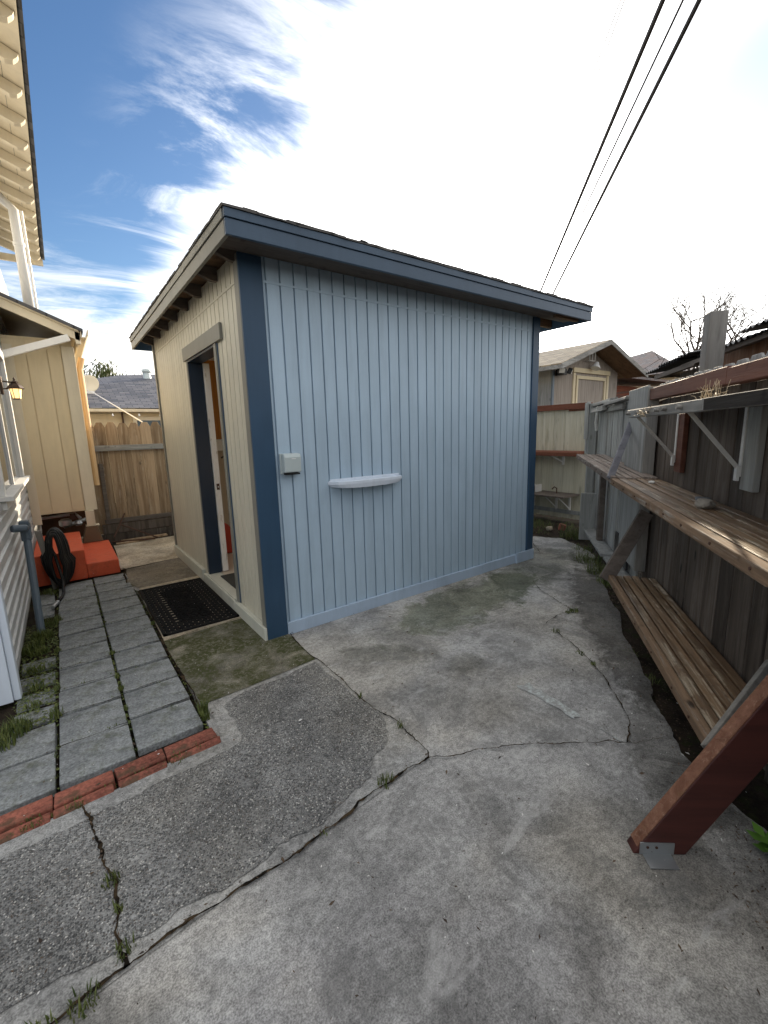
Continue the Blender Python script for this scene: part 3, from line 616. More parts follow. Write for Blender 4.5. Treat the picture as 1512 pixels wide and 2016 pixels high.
def bow(P, k): return [(x, y, z-k*(1-((x-.895)/.35)**2)) for x, y, z in P]
A = bow(A, .016); vs = A+B+Cc+D+E_; fs = []
for q in range(4):
    for i in range(n-1): a = q*n+i; fs.append((a, a+1, a+1+n, a+n))
fs += [tuple(range(n)), tuple(range(4*n, 5*n))]
for q in range(4): fs.append((q*n, (q+1)*n, (q+1)*n+n-1, q*n+n-1))
mb.add(vs, fs); mb.build('tray', 'bluewhite', lg, tri=True); mb = MB().box(.56, 1.23, -.012, -.001, 1.085, 1.128).build('back_lip', 'bluewhite', lg, bevel=.003)

# door mat
mt = thing('door_mat', 'black rubber mat with open brick pattern on the concrete outside the shed door', 'door mat', (-.32, 1.16, .008))
x0, x1, y0, y1 = -.615, -.045, .54, 1.79
mb = MB(); mb.box(x0, x1, y0, y0+.022, .008, .020).box(x0, x1, y1-.022, y1, .008, .020).box(x0, x0+.022, y0, y1, .008, .02).box(x1-.022, x1, y0, y1, .008, .02); mb.build('rim', 'rubber_mat', mt)
mb = MB(); r = 0; y = y0+.03
while y < y1-.03:
    off = .0 if r % 2 else .036; x = x0+.028-off
    while x < x1-.03:
        a = max(x, x0+.024); b = min(x+.064, x1-.024)
        inner = (x0+.15 < (a+b)/2 < x1-.15) and (y0+.18 < y < y1-.18)
        if b-a > .01 and not inner: mb.box(a, b, y, y+.024, .0085, .0165)
        x += .072
    y += .032; r += 1
mb.build('bricks_pattern', 'rubber_mat', mt)
mb = MB(); rnd = random.Random(2); mb.box(x0+.155, x1-.155, y0+.175, y1-.175, .009, .0145)
for i in range(900):
    a = rnd.uniform(x0+.16, x1-.16); b = rnd.uniform(y0+.18, y1-.18); t = rnd.uniform(0, 3.14); X = Matrix.Translation((a, b, 0)) @ Matrix.Rotation(t, 4, 'Z'); mb.box(-.014, .014, -.0025, .0025, .0146, .020, X)
mb.build('coir_centre', 'rubber_mat', mt)

# ------------------------------------------------------------ house on the left
HX = -1.44
house = thing('neighbouring_house', 'pale lap-sided house along the left edge with a high raftered eave', 'house', (-3.4, 3.5, 0))
MB().box(-7, HX-.028, .26, 8.5, 0, 4.30).build('wall_core', 'vinyl', house)
mb = MB(); z = .10; ex = .100
wy0, wy1, wz0, wz1 = 1.15, 3.42, 1.10, 2.42      # window opening
while z < 4.2:
    for a, b in (((.30, wy0-.0) , (wy1, 8.5)) if wz0-.02 < z+ex/2 < wz1+.02 else ((.30, 8.5),)):
        prof = [(HX, z), (HX+.002, z+.058), (HX-.012, z+.068), (HX-.020, z+.080), (HX-.022, z+ex+.004), (HX-.03, z+ex+.004), (HX-.03, z)]
        n_ = len(prof); mb.add([(q[0], y_, q[1]) for y_ in (a, b) for q in prof], [tuple(range(n_)), tuple(range(n_, 2*n_))]+[(i, (i+1) % n_, (i+1) % n_+n_, i+n_) for i in range(n_)])
    z += ex
mb.build('lap_siding', 'vinyl', house)
mb = MB().box(HX-.02, HX+.014, .225, .30, .0, 4.2).box(HX-.40, HX-.021, .21, .259, 0, 4.2); mb.build('corner_trim', 'bluewhite', house, bevel=.004)
MB().box(HX-.06, HX-.022, .3, 8.5, 0, .10).build('foundation', 'con_edge', house)
wnd = MB().box(HX-.02, HX+.03, wy1-.09, wy1, wz0, wz1).box(HX-.02, HX+.03, wy0, wy0+.09, wz0, wz1).box(HX-.02, HX+.03, wy0+.0905, wy1-.0905, wz1-.09, wz1).box(HX-.02, HX+.012, 2.22, 2.28, wz0, wz1-.0905).build('window', 'white', house, bevel=.003)
MB().box(HX-.02, HX+.075, wy0-.04, wy1+.04, wz0-.035, wz0-.001).box(HX-.0, HX+.03, wy0, wy1, wz0-.10, wz0-.036).build('sill', 'white', wnd, bevel=.004)
MB().box(HX-.019, HX-.004, wy0+.09, wy1-.09, wz0, wz1-.09).build('pane', 'glass', wnd)
# eave: soffit boards, rafter tails, roof edge
E0, E1, EZ = -.874, 6.30, 4.25
ed = lambda y: -.886+(y-1.453)*.0049
mb = MB()
for k in range(6):
    xb = ed(3)-.03-k*.13; xa = xb-.127; zb = EZ+.066+.35*(k*.13); za = EZ+.066+.35*(k*.13+.127)
    mb.add([(xa, -.6, za), (xb, -.6, zb), (xb, E1, zb), (xa, E1, za), (xa, -.6, za+.01), (xb, -.6, zb+.01), (xb, E1, zb+.01), (xa, E1, za+.01)], [(0, 1, 2, 3), (7, 6, 5, 4), (0, 4, 5, 1), (1, 5, 6, 2), (2, 6, 7, 3), (3, 7, 4, 0)])
mb.build('soffit_board', 'creamtrim', house)
for i in range(17):
    y = E1-.10-i*.405
    mb = MB(); x1 = ed(y)-.03; mb.prism([(x1-.02, EZ+.04), (x1-.01, EZ+.063), (x1-.7, EZ+.30), (x1-.7, EZ+.21), (x1-.10, EZ+.0), (x1-.05, EZ+.01)], -.028, .028, Matrix.Translation((0, y, 0)) @ Matrix.Rotation(R(90), 4, 'X'))
    mb.build('rafter_tail', 'creamtrim', house)
MB().add([(ed(-.6), -.6, EZ), (ed(E1), E1+.05, EZ), (ed(E1)-3, E1+.05, EZ+.95), (ed(-.6)-3, -.6, EZ+.95), (ed(-.6), -.6, EZ+.06), (ed(E1), E1+.05, EZ+.06), (ed(E1)-3, E1+.05, EZ+1.1), (ed(-.6)-3, -.6, EZ+1.1)],
         [(0, 1, 2, 3), (4, 5, 6, 7), (0, 1, 5, 4), (1, 2, 6, 5), (2, 3, 7, 6), (3, 0, 4, 7)]).M
mb = MB(); mb.add([(ed(-.6)+.01, -.6, EZ+.075), (ed(E1)+.01, E1+.08, EZ+.075), (-4.4, E1+.08, EZ+1.3), (-4.4, -.6, EZ+1.3), (ed(-.6)+.01, -.6, EZ+.10), (ed(E1)+.01, E1+.08, EZ+.10), (-4.4, E1+.08, EZ+1.33), (-4.4, -.6, EZ+1.33)],
         [(0, 1, 2, 3), (4, 5, 6, 7), (0, 1, 5, 4), (1, 2, 6, 5), (2, 3, 7, 6), (3, 0, 4, 7)]); mb.build('roof', 'shingle_dark', house)
MB().box(-1.9, ed(E1)-.02, E1+.005, E1+.045, EZ-.03, EZ+.07).build('end_rafter', 'creamtrim', house)
# pipe from the eave to the lower roof
pp = thing('white_downpipe', 'white round downpipe from the high eave down to the lower roof', 'downpipe', (-1.13, 4.3, 3.1))
MB().tube([(-1.13, 4.3, 3.10), (-1.13, 4.3, 4.20), (-1.25, 4.3, 4.32)], .052, 14).build('pipe', 'white', pp, smooth=True)
MB().tube([(-1.13, 4.3, 3.80), (-1.13, 4.3, 3.84)], .060, 14).build('coupling', 'white', pp)
MB().tube([(-1.055, 4.34, 3.06), (-1.055, 4.34, 4.22)], .014, 8).build('thin_pipe', 'white', pp)

# addition (raised block behind)
AY = 3.95; AX0, AX1 = -1.44, -.77
ad = thing('raised_addition', 'tan grooved room raised on a block at the back of the left house', 'building', (-1.1, 4.8, .5))
mb = MB(); mb.box(AX0, AX1-.0, AY+.012, 7.0, .57, 2.70)
for a, b in ((AX0, -1.232), (-1.225, -1.030), (-1.023, AX1-.12)): mb.box(a, b, AY, AY+.013, .57, 2.66)
mb.build('wall', 'cream', ad, bevel=.002)
MB().box(AX1-.115, AX1+.004, AY-.014, AY-.001, .57, 2.62).box(AX1+.0045, AX1+.016, AY-.014, AY+.10, .57, 2.62).build('corner_board', 'creamtrim', ad, bevel=.003)
MB().box(AX0, AX0+.09, AY-.016, AY-.001, .45, 2.6).build('corner_board', 'creamtrim', ad, bevel=.003)
def rz(x): return 2.75+(-.70-x)*.43      # roof underside height at the rake
def slab(mb, x0, x1, y0, y1, t0, t1):
    mb.add([(x0, y0, rz(x0)+t0), (x1, y0, rz(x1)+t0), (x1, y1, rz(x1)+t0), (x0, y1, rz(x0)+t0), (x0, y0, rz(x0)+t1), (x1, y0, rz(x1)+t1), (x1, y1, rz(x1)+t1), (x0, y1, rz(x0)+t1)],
           [(3, 2, 1, 0), (4, 5, 6, 7), (0, 1, 5, 4), (1, 2, 6, 5), (2, 3, 7, 6), (3, 0, 4, 7)]); return mb
slab(MB(), -1.75, -.655, 3.55, 7.0, .0, .035).build('roof', 'shingle_dark', ad)
slab(MB(), -1.6, -.70, 3.57, 6.9, -.016, -.001).build('roof_deck', 'creamtrim', ad)
slab(MB(), -1.7, -.69, 3.60, 3.64, -.115, -.017).build('rake_board', 'creamtrim', ad, bevel=.003)
slab(MB(), -1.7, -.70, 3.655, 3.86, -.075, -.017).build('rafter', 'creamtrim', ad, bevel=.003)
MB().beam((-1.50, 3.61, 2.40), (-.80, 3.61, 2.665), .06, .075).build('knee_brace', 'white', ad, bevel=.003)
MB().box(-.74, -.69, 3.60, 3.65, 2.60, 2.74).box(-.72, -.70, 3.65, 6.9, 2.62, 2.735).build('eave_fascia', 'creamtrim', ad, bevel=.003)
gt = MB().add([(x, y, z) for y in (3.58, 6.9) for x, z in ((-.685, 2.745), (-.685, 2.67), (-.63, 2.67), (-.605, 2.70), (-.60, 2.765), (-.612, 2.765), (-.617, 2.706), (-.635, 2.682), (-.673, 2.682), (-.673, 2.745))],
     [tuple(range(10)), tuple(range(10, 20))]+[(i, (i+1) % 10, (i+1) % 10+10, i+10) for i in range(10)]).build('gutter', 'gutter', ad, tri=True)
solo(MB().tube([(-.70, 4.40, .85), (-.70, 4.40, 2.42), (-.66, 4.40, 2.56)], .038, 12).tube([(-.70, 4.40, 1.60), (-.70, 4.40, 1.64)], .044, 12), 'tan_downpipe', 'tanpipe', 'tan vertical downpipe on the right side of the raised tan room', 'downpipe', smooth=False)
# dark underside clutter, block and pier
solo(MB().prism([(-.97, .16), (-.745, .16), (-.79, .372), (-.905, .372)], 0, .2, Matrix.Translation((0, 4.03, 0)) @ Matrix.Rotation(R(90), 4, 'X')), 'pier_block', plain('brown_concrete_pier', (.14, .10, .06), .9), 'brown tapered concrete pier under the corner of the raised tan room', 'pier', bevel=.006)
solo(MB().box(-.895, -.80, 3.86, 3.96, .375, .568).box(-.91, -.76, 3.85, 4.0, .3725, .3745), 'support_post', 'creamtrim', 'short pale post standing on the brown pier', 'post', bevel=.004)
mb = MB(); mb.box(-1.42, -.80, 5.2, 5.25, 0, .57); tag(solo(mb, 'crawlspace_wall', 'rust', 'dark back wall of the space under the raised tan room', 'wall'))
pm = thing('pipe_cluster', 'grey pipes and valves in the dark under the raised tan room', 'pipes', (-1.1, 4.1, .3))
MB().tube([(-1.4, 4.12, .50), (-1.0, 4.12, .52), (-.95, 4.12, .45)], .02).tube([(-1.15, 4.2, .35), (-.93, 4.2, .41), (-.86, 4.3, .41)], .026).build('pipe', 'metal', pm)
MB().lathe([(.05, 0), (.07, .02), (.07, .08), (.04, .10)], Matrix.Translation((-1.12, 4.15, .36))).lathe([(.03, 0), (.05, .03), (.03, .07)], Matrix.Translation((-.98, 4.1, .36))).build('valve', 'metal', pm)
MB().box(-1.06, -1.0, 4.08, 4.14, .45, .53).build('valve_handle', 'rust', pm)
# steps
st = thing('orange_steps', 'bright orange painted concrete steps below the raised tan room', 'steps', (-1.0, 3.2, 0))
MB().box(-.985, -.685, 2.66, 3.86, 0, .157).build('lower_step', 'orange', st, bevel=.008)
MB().box(-1.42, -.986, 2.66, 3.86, 0, .322).build('upper_step', 'orange', st, bevel=.008)
# stake and hose
solo(MB().beam((-1.27, 2.56, -.02), (-1.34, 2.56, .60), .05, .045, (0, 1, 0)), 'hose_stake', 'post_grey', 'weathered wooden stake beside the coiled black hose', 'stake', bevel=.003)
mb = MB(); rnd = random.Random(4)
for k in range(11):
    cx, cz, ax, az, yy = -1.215+rnd.uniform(-.012, .012), .32+rnd.uniform(-.015, .015), .045+.007*k, .27+rnd.uniform(-.02, .02), 2.40+.018*k
    pts = [(cx+ax*math.cos(t)*(1.15 if math.sin(t) < 0 else .8), yy+rnd.uniform(-.004, .004), cz+az*math.sin(t)) for t in [2*math.pi*i/26 for i in range(27)]]
    mb.tube(pts, .015, 8, False)
hs = thing('garden_hose', 'coiled black hose hanging in front of the orange steps', 'hose', (-1.2, 2.5, .03))
mb.build('coil', 'black', hs, smooth=True)
MB().tube([(-1.27, 2.42, .52), (-1.23, 2.40, .35), (-1.20, 2.34, .12), (-1.205, 2.2, .025), (-1.22, 2.08, .02), (-1.26, 1.92, .02)], .013, 8).build('trailing_end', 'black', hs, smooth=True)
MB().tube([(-1.26, 1.92, .02), (-1.29, 1.80, .02)], .016, 10).tube([(-1.255, 1.935, .02), (-1.262, 1.91, .02)], .02, 10).build('nozzle', 'metal', hs)
cd = thing('grey_conduit', 'blue-grey pipe with an elbow rising from the weeds on the left wall', 'pipe', (-1.36, 1.3, 0))
MB().tube([(-1.36, 1.28, -.02), (-1.36, 1.52, .72)], .026, 12).tube([(-1.36, 1.52, .72), (-1.36, 1.53, .84)], .036, 12).build('pipe', 'conduit', cd, smooth=False)
MB().tube([(-1.36, 1.53, .80), (-1.36, 1.40, .82), (-1.43, 1.36, .83)], .028, 12).box(-1.395, -1.33, 1.49, 1.57, .70, .86).build('elbow', 'conduit', cd, bevel=.008)
# lantern
ln = thing('wall_lantern', 'lit bronze wall lantern at the left edge', 'lantern', (-1.33, 2.75, 1.89))
c = Vector((-1.325, 2.75, 0)); T = Matrix.Translation((c.x, c.y, 0))
MB().box(HX-.0, HX+.022, 2.71, 2.79, 1.93, 2.10).build('wall_plate', 'bronze', ln, bevel=.006)
MB().tube([(HX+.02, 2.75, 2.055), (-1.38, 2.75, 2.05), (c.x, 2.75, 2.045)], .007).tube([(HX+.02, 2.75, 1.985), (-1.39, 2.75, 1.985), (-1.36, 2.75, 2.0)], .006).build('arm', 'bronze', ln)
MB().lathe([(.066, 1.985), (.070, 1.992), (.050, 2.020), (.022, 2.045), (.030, 2.05), (.014, 2.062), (.006, 2.072), (.012, 2.080), (.004, 2.095)], T, 6).build('hood', 'bronze', ln)
MB().lathe([(.034, 1.895), (.048, 1.984)], T, 6).build('glass', 'lampglow', ln)
mb = MB(); mb.lathe([(.036, 1.885), (.037, 1.895)], T, 6)
for k in range(6):
    a = 2*math.pi*k/6; mb.beam((c.x+.035*math.cos(a), c.y+.035*math.sin(a), 1.893), (c.x+.050*math.cos(a), c.y+.050*math.sin(a), 1.985), .005, .005, (0, 1, .3))
mb.build('frame', 'bronze', ln)

# ------------------------------------------------------------ fence at the back left
bf = thing('wooden_fence', 'warm brown dog-eared board fence behind the tan slab on the left', 'fence', (-.2, 4.5, 0))
mb = MB(); rnd = random.Random(6); x = -.78
while x < 5.3:
    w = .142+rnd.uniform(-.008, .008); t = 1.71+rnd.uniform(-.02, .02); yo = rnd.uniform(0, .012)
    o = [(x, .12), (x+w, .12), (x+w, t-.07), (x+w*.74, t), (x+w*.26, t), (x, t-.07)]
    mb.prism(o, 0, .018, Matrix.Translation((0, 4.53+yo, 0)) @ Matrix.Rotation(R(90), 4, 'X')); x += w+rnd.uniform(.001, .004)
mb.build('boards', 'fence_warm', bf, bevel=.003)
MB().box(-.74, 5.3, 4.455, 4.505, 1.315, 1.395).build('rail', 'rail_grey', bf, bevel=.004); MB().box(-.66, 5.3, 4.46, 4.505, .27, .33).build('rail', 'darkwood', bf, bevel=.004)
MB().box(-.72, -.66, 4.47, 4.51, 1.15, 1.312).box(-.64, -.59, 4.465, 4.51, .33, 1.14).build('post', 'darkwood', bf, bevel=.003); MB().box(-.76, 5.3, 4.47, 4.5, -.03, .115).box(-.7, 5.3, 4.465, 4.5, .12, .26).build('base_board', 'fence_dark', bf, bevel=.004)
solo(MB().tube([(-.60, 4.15, .12), (-.42, 4.32, .42)], .011).tube([(-.50, 4.24, .28), (-.05, 4.2, .02)], .010).tube([(-.62, 4.3, .03), (-.1, 4.1, .03)], .012), 'rusty_rods', 'rust', 'thin rusty rods leaning at the foot of the warm brown fence', 'rods')
solo(MB().box(-.58, -.22, 4.16, 4.22, .004, .022, None, .006).box(-.5, .1, 4.28, 4.36, .004, .03, None, .006), 'scrap_boards', 'fence_warm', 'loose scrap boards lying at the foot of the warm brown fence', 'boards')

# house beyond the left fence
nh = thing('roofed_house', 'cream house with a grey shingle hip roof beyond the left fence', 'house', (2, 11, 0))
mb = MB(); z = .1; 
while z < 2.1: mb.add([(-3.2, 9.0, z), (4.5, 9.0, z), (4.5, 9.02, z+.16), (-3.2, 9.02, z+.16)], [(0, 1, 2, 3)]); mb.add([(-3.2, 9.0, z), (4.5, 9.0, z), (4.5, 9.03, z), (-3.2, 9.03, z)], [(0, 1, 2, 3)]); z += .155
mb.box(-3.2, 4.5, 9.03, 14.5, 0, 2.12); mb.build('wall', 'cream', nh)
MB().add([(-3.5, 8.75, 2.16), (4.9, 8.75, 2.19), (2.9, 12.4, 3.50), (.65, 12.4, 3.33), (-3.5, 15.0, 2.16), (4.9, 15.0, 2.19)], [(0, 1, 2, 3), (0, 3, 4), (4, 3, 2, 5), (1, 5, 2), (0, 4, 5, 1)]).build('roof', 'shingle_grey', nh, tri=True)
MB().box(-3.5, 4.9, 8.74, 8.78, 2.09, 2.155).build('fascia', 'creamtrim', nh); nw = MB().box(.42, 2.6, 8.94, 8.998, 1.4, 1.98).build('window', 'creamtrim', nh); MB().box(.50, 2.5, 8.93, 8.939, 1.45, 1.90).build('pane', 'glass', nw)
MB().box(.20, .23, 8.9, 8.995, .3, 2.09).build('conduit', 'rust', nh)
solo(MB().tube([(-1.2, 8.65, 2.06), (-.2, 8.65, 2.05), (.55, 8.65, 2.06), (1.3, 8.65, 2.05), (2.6, 8.65, 2.06)], .004), 'string_light_cord', 'wire', 'thin cord of string lights under the eave of the grey-roofed house', 'cord')
for x, w_ in ((.0, 'left'), (.52, 'middle'), (.96, 'right')):
    solo(MB().lathe([(.006, 2.05), (.008, 2.035), (.022, 2.01), (.024, 1.995), (.006, 1.975)], Matrix.Translation((x, 8.65, 0)), 10), 'string_bulb', 'bulb', '%s one of three clear bulbs hanging under the grey-roofed house eave' % w_, 'bulb', 'bulbs under the eave')
solo(MB().lathe([(.13, 3.0), (.12, 3.05), (.09, 3.32), (.13, 3.36), (.13, 3.42), (.05, 3.44)], Matrix.Translation((1.25, 11.6, 0)), 14), 'roof_vent', 'vent', 'pale flared vent on the grey shingle roof', 'vent')
ds_ = thing('satellite_dish', 'cream satellite dish on a pole at the left end of the grey roof', 'satellite dish', (-.28, 9.95, 2.5))
X = Matrix.Translation((-.28, 9.9, 2.80)) @ Vector((-.25, -1, .18)).to_track_quat('Z', 'Y').to_matrix().to_4x4()
MB().lathe([(.01, -.05), (.12, -.03), (.20, 0), (.205, .01), (.19, .012), (.11, -.015), (.01, -.03)], X, 24).build('dish', 'dish', ds_, smooth=True)
MB().tube([(-.28, 9.98, 2.45), (-.28, 9.96, 2.78)], .02).build('pole', 'metal', ds_); MB().tube([(-.3, 9.9, 2.64), (-.42, 9.6, 2.66)], .012).box(-.40, -.2, 9.8, 9.95, 2.56, 2.62).build('bracket', 'white', ds_)
solo(MB().tube([(-.27, 9.85, 2.62), (.0, 4.62, 1.72)], .009, 6), 'white_line', 'cord', 'white line running from the dish down to the left fence top', 'cable')
def leafy(name, label, cx, cy, z0, z1, r, n, mat='crown', sd=1, sz=.10):
    t = thing(name, label, 'tree', (cx, cy, 0)); rnd = random.Random(sd); mb = MB()
    MB().tube([(cx, cy, 0), (cx+.05, cy, (z0+z1)/2)], .16, 8, taper=.06).build('trunk', 'twig', t)
    cl_ = [(cx+rnd.gauss(0, r*.45), cy+rnd.gauss(0, r*.45), rnd.uniform(z0, z1)) for _ in range(16)]
    for i in range(n):
        q = rnd.choice(cl_); p = Vector(q)+Vector((rnd.gauss(0, r*.22), rnd.gauss(0, r*.22), rnd.gauss(0, r*.2)))
        X = Matrix.Translation(p) @ Matrix.Rotation(rnd.uniform(0, 6.3), 4, 'Z') @ Matrix.Rotation(rnd.uniform(0, 3.1), 4, 'X'); s_ = sz*rnd.uniform(.5, 1.2)
        mb.add([(-s_*.25, 0, 0), (0, -s_, 0), (s_*.25, 0, 0), (0, s_, 0)], [(0, 1, 2, 3)], X)
    mb.build('crown', mat, t); return t
leafy('leafy_tree', 'small green tree top showing above the left end of the grey roof', .75, 19.5, 3.1, 4.4, 1.0, 1500, sd=3, sz=.16)
leafy('leafy_tree', 'low green foliage just above the middle of the grey roof', 2.3, 20.5, 3.9, 4.3, .5, 200, sd=5, sz=.13)

# ------------------------------------------------------------ fence on the right (fence frame: s, l, z)
def FB(): return MB(MF)
def fb(mb, s0, s1, l0, l1, z0, z1, X=None, j=0): return mb.box(s0, s1, -l0, -l1, z0, z1, X, j)
rf = fthing('weathered_fence', 'dark weathered board fence along the right side carrying the benches', 'fence', 2, 1.06)
mb = FB(); rnd = random.Random(11); s = -1.2
while s < 4.02:
    w = rnd.choice((.125, .14, .14, .17, .19)); o = rnd.uniform(0, .014); fb(mb, s, min(s+w, 4.1), 1.05+o, 1.07+o, -.04+rnd.uniform(0, .03), 1.66, None, .002); s += w+rnd.uniform(.002, .008)
mb.build('boards', 'fence_dark', rf, bevel=.003)
mb = FB(); s = -1.2
while s < 4.1:
    w = rnd.uniform(.13, .145); t = 1.79+rnd.uniform(-.008, .008)
    mb.prism([(s, 1.6), (s+w, 1.6), (s+w, t-.03), (s+w*.8, t), (s+w*.2, t), (s, t-.03)], 0, .016, Matrix.Translation((0, -1.10, 0)) @ Matrix.Rotation(R(90), 4, 'X')); s += w+.008
mb.build('pickets', 'fence_pale', rf, bevel=.003)
fb(FB(), -1.2, 2.6, .975, 1.048, 1.655, 1.735).build('cap_rail', 'rail_red', rf, bevel=.004); fb(FB(), 2.603, 4.05, .977, 1.048, 1.658, 1.745).build('cap_rail', 'rail_red', rf, bevel=.004)
pf = fthing('bleached_fence', 'pale bleached board fence at the far end of the right side', 'fence', 5.5, 1.06)
mb = FB(); s = 4.12
while s < 6.75:
    w = rnd.choice((.07, .09, .11, .13)); o = rnd.uniform(0, .02); fb(mb, s, s+w, 1.03+o, 1.05+o, .0, 1.74+rnd.uniform(-.05, .03), None, .003); s += w+rnd.uniform(.003, .012)
mb.build('boards', 'fence_pale', pf, bevel=.003)
fb(FB(), 3.93, 4.52, .965, .985, .28, 1.775).build('wide_board', 'plate_grey', pf, bevel=.004); fb(FB(), 3.90, 3.928, .967, 1.045, .28, 1.76).build('edge_board', 'post_grey', pf, bevel=.003)
mb = FB(); fb(mb, 4.53, 5.6, .94, 1.03, 1.70, 1.735, None, .006); fb(mb, 5.3, 6.6, .95, 1.03, 1.725, 1.765, None, .008); fb(mb, 4.9, 5.9, .99, 1.03, 1.63, 1.68, None, .006); fb(mb, 5.6, 6.4, .93, .98, 1.65, 1.70, None, .008); mb.build('cap_rail', 'rail_grey', pf, bevel=.004)
mb = FB(); fb(mb, 6.45, 6.55, .93, 1.02, -.03, 1.77, None, .003); fb(mb, 6.62, 6.70, .92, .96, 1.10, 1.80, None, .003); fb(mb, 6.50, 6.56, .88, .925, 1.30, 1.78, None, .003); mb.build('post', 'plate_grey', pf, bevel=.003)
solo(FB().tube([(6.0, -.95, 1.70), (6.15, -.96, 1.52), (6.2, -.98, 1.42)], .018, 8), 'bent_pipe', 'whitemetal', 'short pale bent pipe under the far fence cap', 'pipe')
solo(fb(FB(), 6.1, 6.14, .83, 1.0, .0, .62, Matrix.Rotation(R(0), 4, 'Z')), 'leaning_board', 'plate_grey', 'pale board standing upright at the far fence corner', 'board', bevel=.003)
solo(fb(fb(FB(), 4.05, 4.85, .90, 1.025, .11, .135), 4.87, 6.3, .88, 1.022, .12, .15), 'sill_plank', 'plate_grey', 'pale plank lying low along the foot of the bleached fence', 'plank', bevel=.004)
solo(fb(FB(), 4.27, 4.78, .985, 1.003, .17, .42), 'dark_hole_stand_in', 'blackpl', 'black square panel standing in for a dark hole low on the bleached fence', 'panel')  # black panel put in for the darkness of a hole
solo(fb(FB(), 5.46, 5.55, .94, 1.0, -.03, 1.04), 'bench_post', 'darkwood', 'thin dark post under the far grey bench', 'post', bevel=.003)

def bench(name, label, s0, s1, l0, l1, zt0, zt1, mat, edge, npl=5, th=.042, eh=.05):
    """planks along s; top height runs from zt0 at s0 to zt1 at s1"""
    t = fthing(name, label, 'bench', (s0+s1)/2, (l0+l1)/2, zt0-.1)
    sl_ = (zt1-zt0)/(s1-s0); X = Matrix.Translation((s0, 0, zt0)) @ Matrix.Rotation(-math.atan(sl_), 4, 'Y'); L = s1-s0
    mb = FB(); w = (l1-l0-.045)/npl; rn = random.Random(int(s0*100))
    for i in range(npl):
        a = l0+.045+i*w; mb.box(-rn.uniform(0, .02), L+rn.uniform(-.01, .02), -a-.005, -a-w+.006, -th, rn.uniform(-.005, .001), X, .002)
    mb.build('planks', mat, t, bevel=.004)
    e = FB().box(-.003, L, -l0, -l0-.040, -eh, .002, X, .003).build('front_edge', edge, t, bevel=.005)
    k = FB(); n = max(3, int(L/.28))
    for i in range(n):
        X2 = X @ Matrix.Translation((L*(i+.4+rn.uniform(-.2, .2))/n, -l0+.0015, -eh*.45)) @ Matrix.Rotation(R(90), 4, 'X'); k.lathe([(.006, -.003), (.006, .0012), (.003, .002)], X2, 8)
    k.build('nail_holes', 'rust', e)
    return t
bench('plank_bench', 'long brown plank bench on the right fence with sun on its near end', 1.455, 3.72, .70, 1.04, 1.052, 1.078, 'plank', 'plank_edge')
bench('plank_bench', 'grey weathered plank bench on the far part of the right fence', 3.66, 5.72, .70, 1.02, 1.090, 1.145, 'plank_far', 'plank_far')
bench('plank_bench', 'low brown plank bench near the ground along the right fence', 1.72, 3.60, .715, 1.04, .295, .33, 'plank', 'plank_edge', 5, .04, .045)
def fbrace(name, mat, label, p, q, w, h, cat='brace'):
    mb = FB(); mb.beam((p[0], -p[1], p[2]), (q[0], -q[1], q[2]), w, h, (0, 1, .6)); return solo(mb, name, mat, label, cat, bevel=.003)
fbrace('hanging_brace', 'slate', 'slate grey brace from the grey bench up to the wide board', (3.70, .70, 1.075), (4.45, .985, 1.49), .02, .050)
fbrace('hanging_brace', 'darkwood', 'dark slanted board from the far end of the low bench up to the fence', (3.62, .70, .28), (3.78, .99, .80), .035, .100)
fbrace('hanging_brace', 'post_grey', 'grey slanted board at the near end of the low bench', (1.655, .69, .315), (2.02, 1.03, .50), .030, .040)
# shelf
sf = fthing('wall_shelf', 'weathered shelf with wooden pegs on metal brackets high on the right fence', 'shelf', 2.3, .87, 1.5)
fb(fb(FB(), .2, 2.05, .70, .742, 1.524, 1.568, None, .003), 2.054, 3.30, .70, .742, 1.520, 1.572, None, .003).build('front_beam', 'rail_grey', sf, bevel=.004)
o = fb(FB(), .2, 2.02, .694, .6985, 1.523, 1.566, None, .002).build('charred_face', 'charred', sf); o['label'] = 'blackened near length of the shelf edge'
mb = FB()
for i in range(3): fb(mb, .2, 3.28-.03*i, .746+i*.098, .840+i*.098, 1.545, 1.570, None, .003)
mb.build('top_boards', 'rail_grey', sf, bevel=.003)
for s in (3.22, 2.98, 2.80, 2.62, 2.50, 2.28): FB().tube([(s, -.71, 1.545), (s-.01, -.675, 1.548)], .010, 8).build('peg', 'post_grey', sf)
for s, m_ in ((3.31, 'rail_red'), (2.39, 'fence_pale')): fb(FB(), s-.06, s+.06, 1.02, 1.049, 1.16, 1.54).build('bracket_board', m_, sf, bevel=.003)
for s in (3.36, 2.455):
    b_ = fb(FB(), s-.012, s+.012, 1.014, 1.0195, 1.22, 1.542).build('bracket', 'whitemetal', sf); FB().beam((s-.1, -.755, 1.527), (s, -1.008, 1.26), .018, .005, (1, 0, 0)).build('strut', 'whitemetal', b_)
    fb(FB(), s-.014, s+.014, 1.0, 1.013, 1.20, 1.27).build('foot', 'whitemetal', b_)
rnd = random.Random(8); mb = FB()
for i in range(34):
    p = Vector((2.36+rnd.gauss(0, .02), -.84+rnd.gauss(0, .02), 1.572)); q = p+Vector((rnd.gauss(0, .02), rnd.gauss(0, .02), rnd.uniform(.02, .10))); mb.tube([p, (p+q)/2+Vector((rnd.gauss(0, .012), 0, .01)), q], .0009, 4)
solo(mb, 'dried_stalks', 'straw', 'tangle of dry tan stalks standing on the high shelf', 'dried plant')
mb = FB()
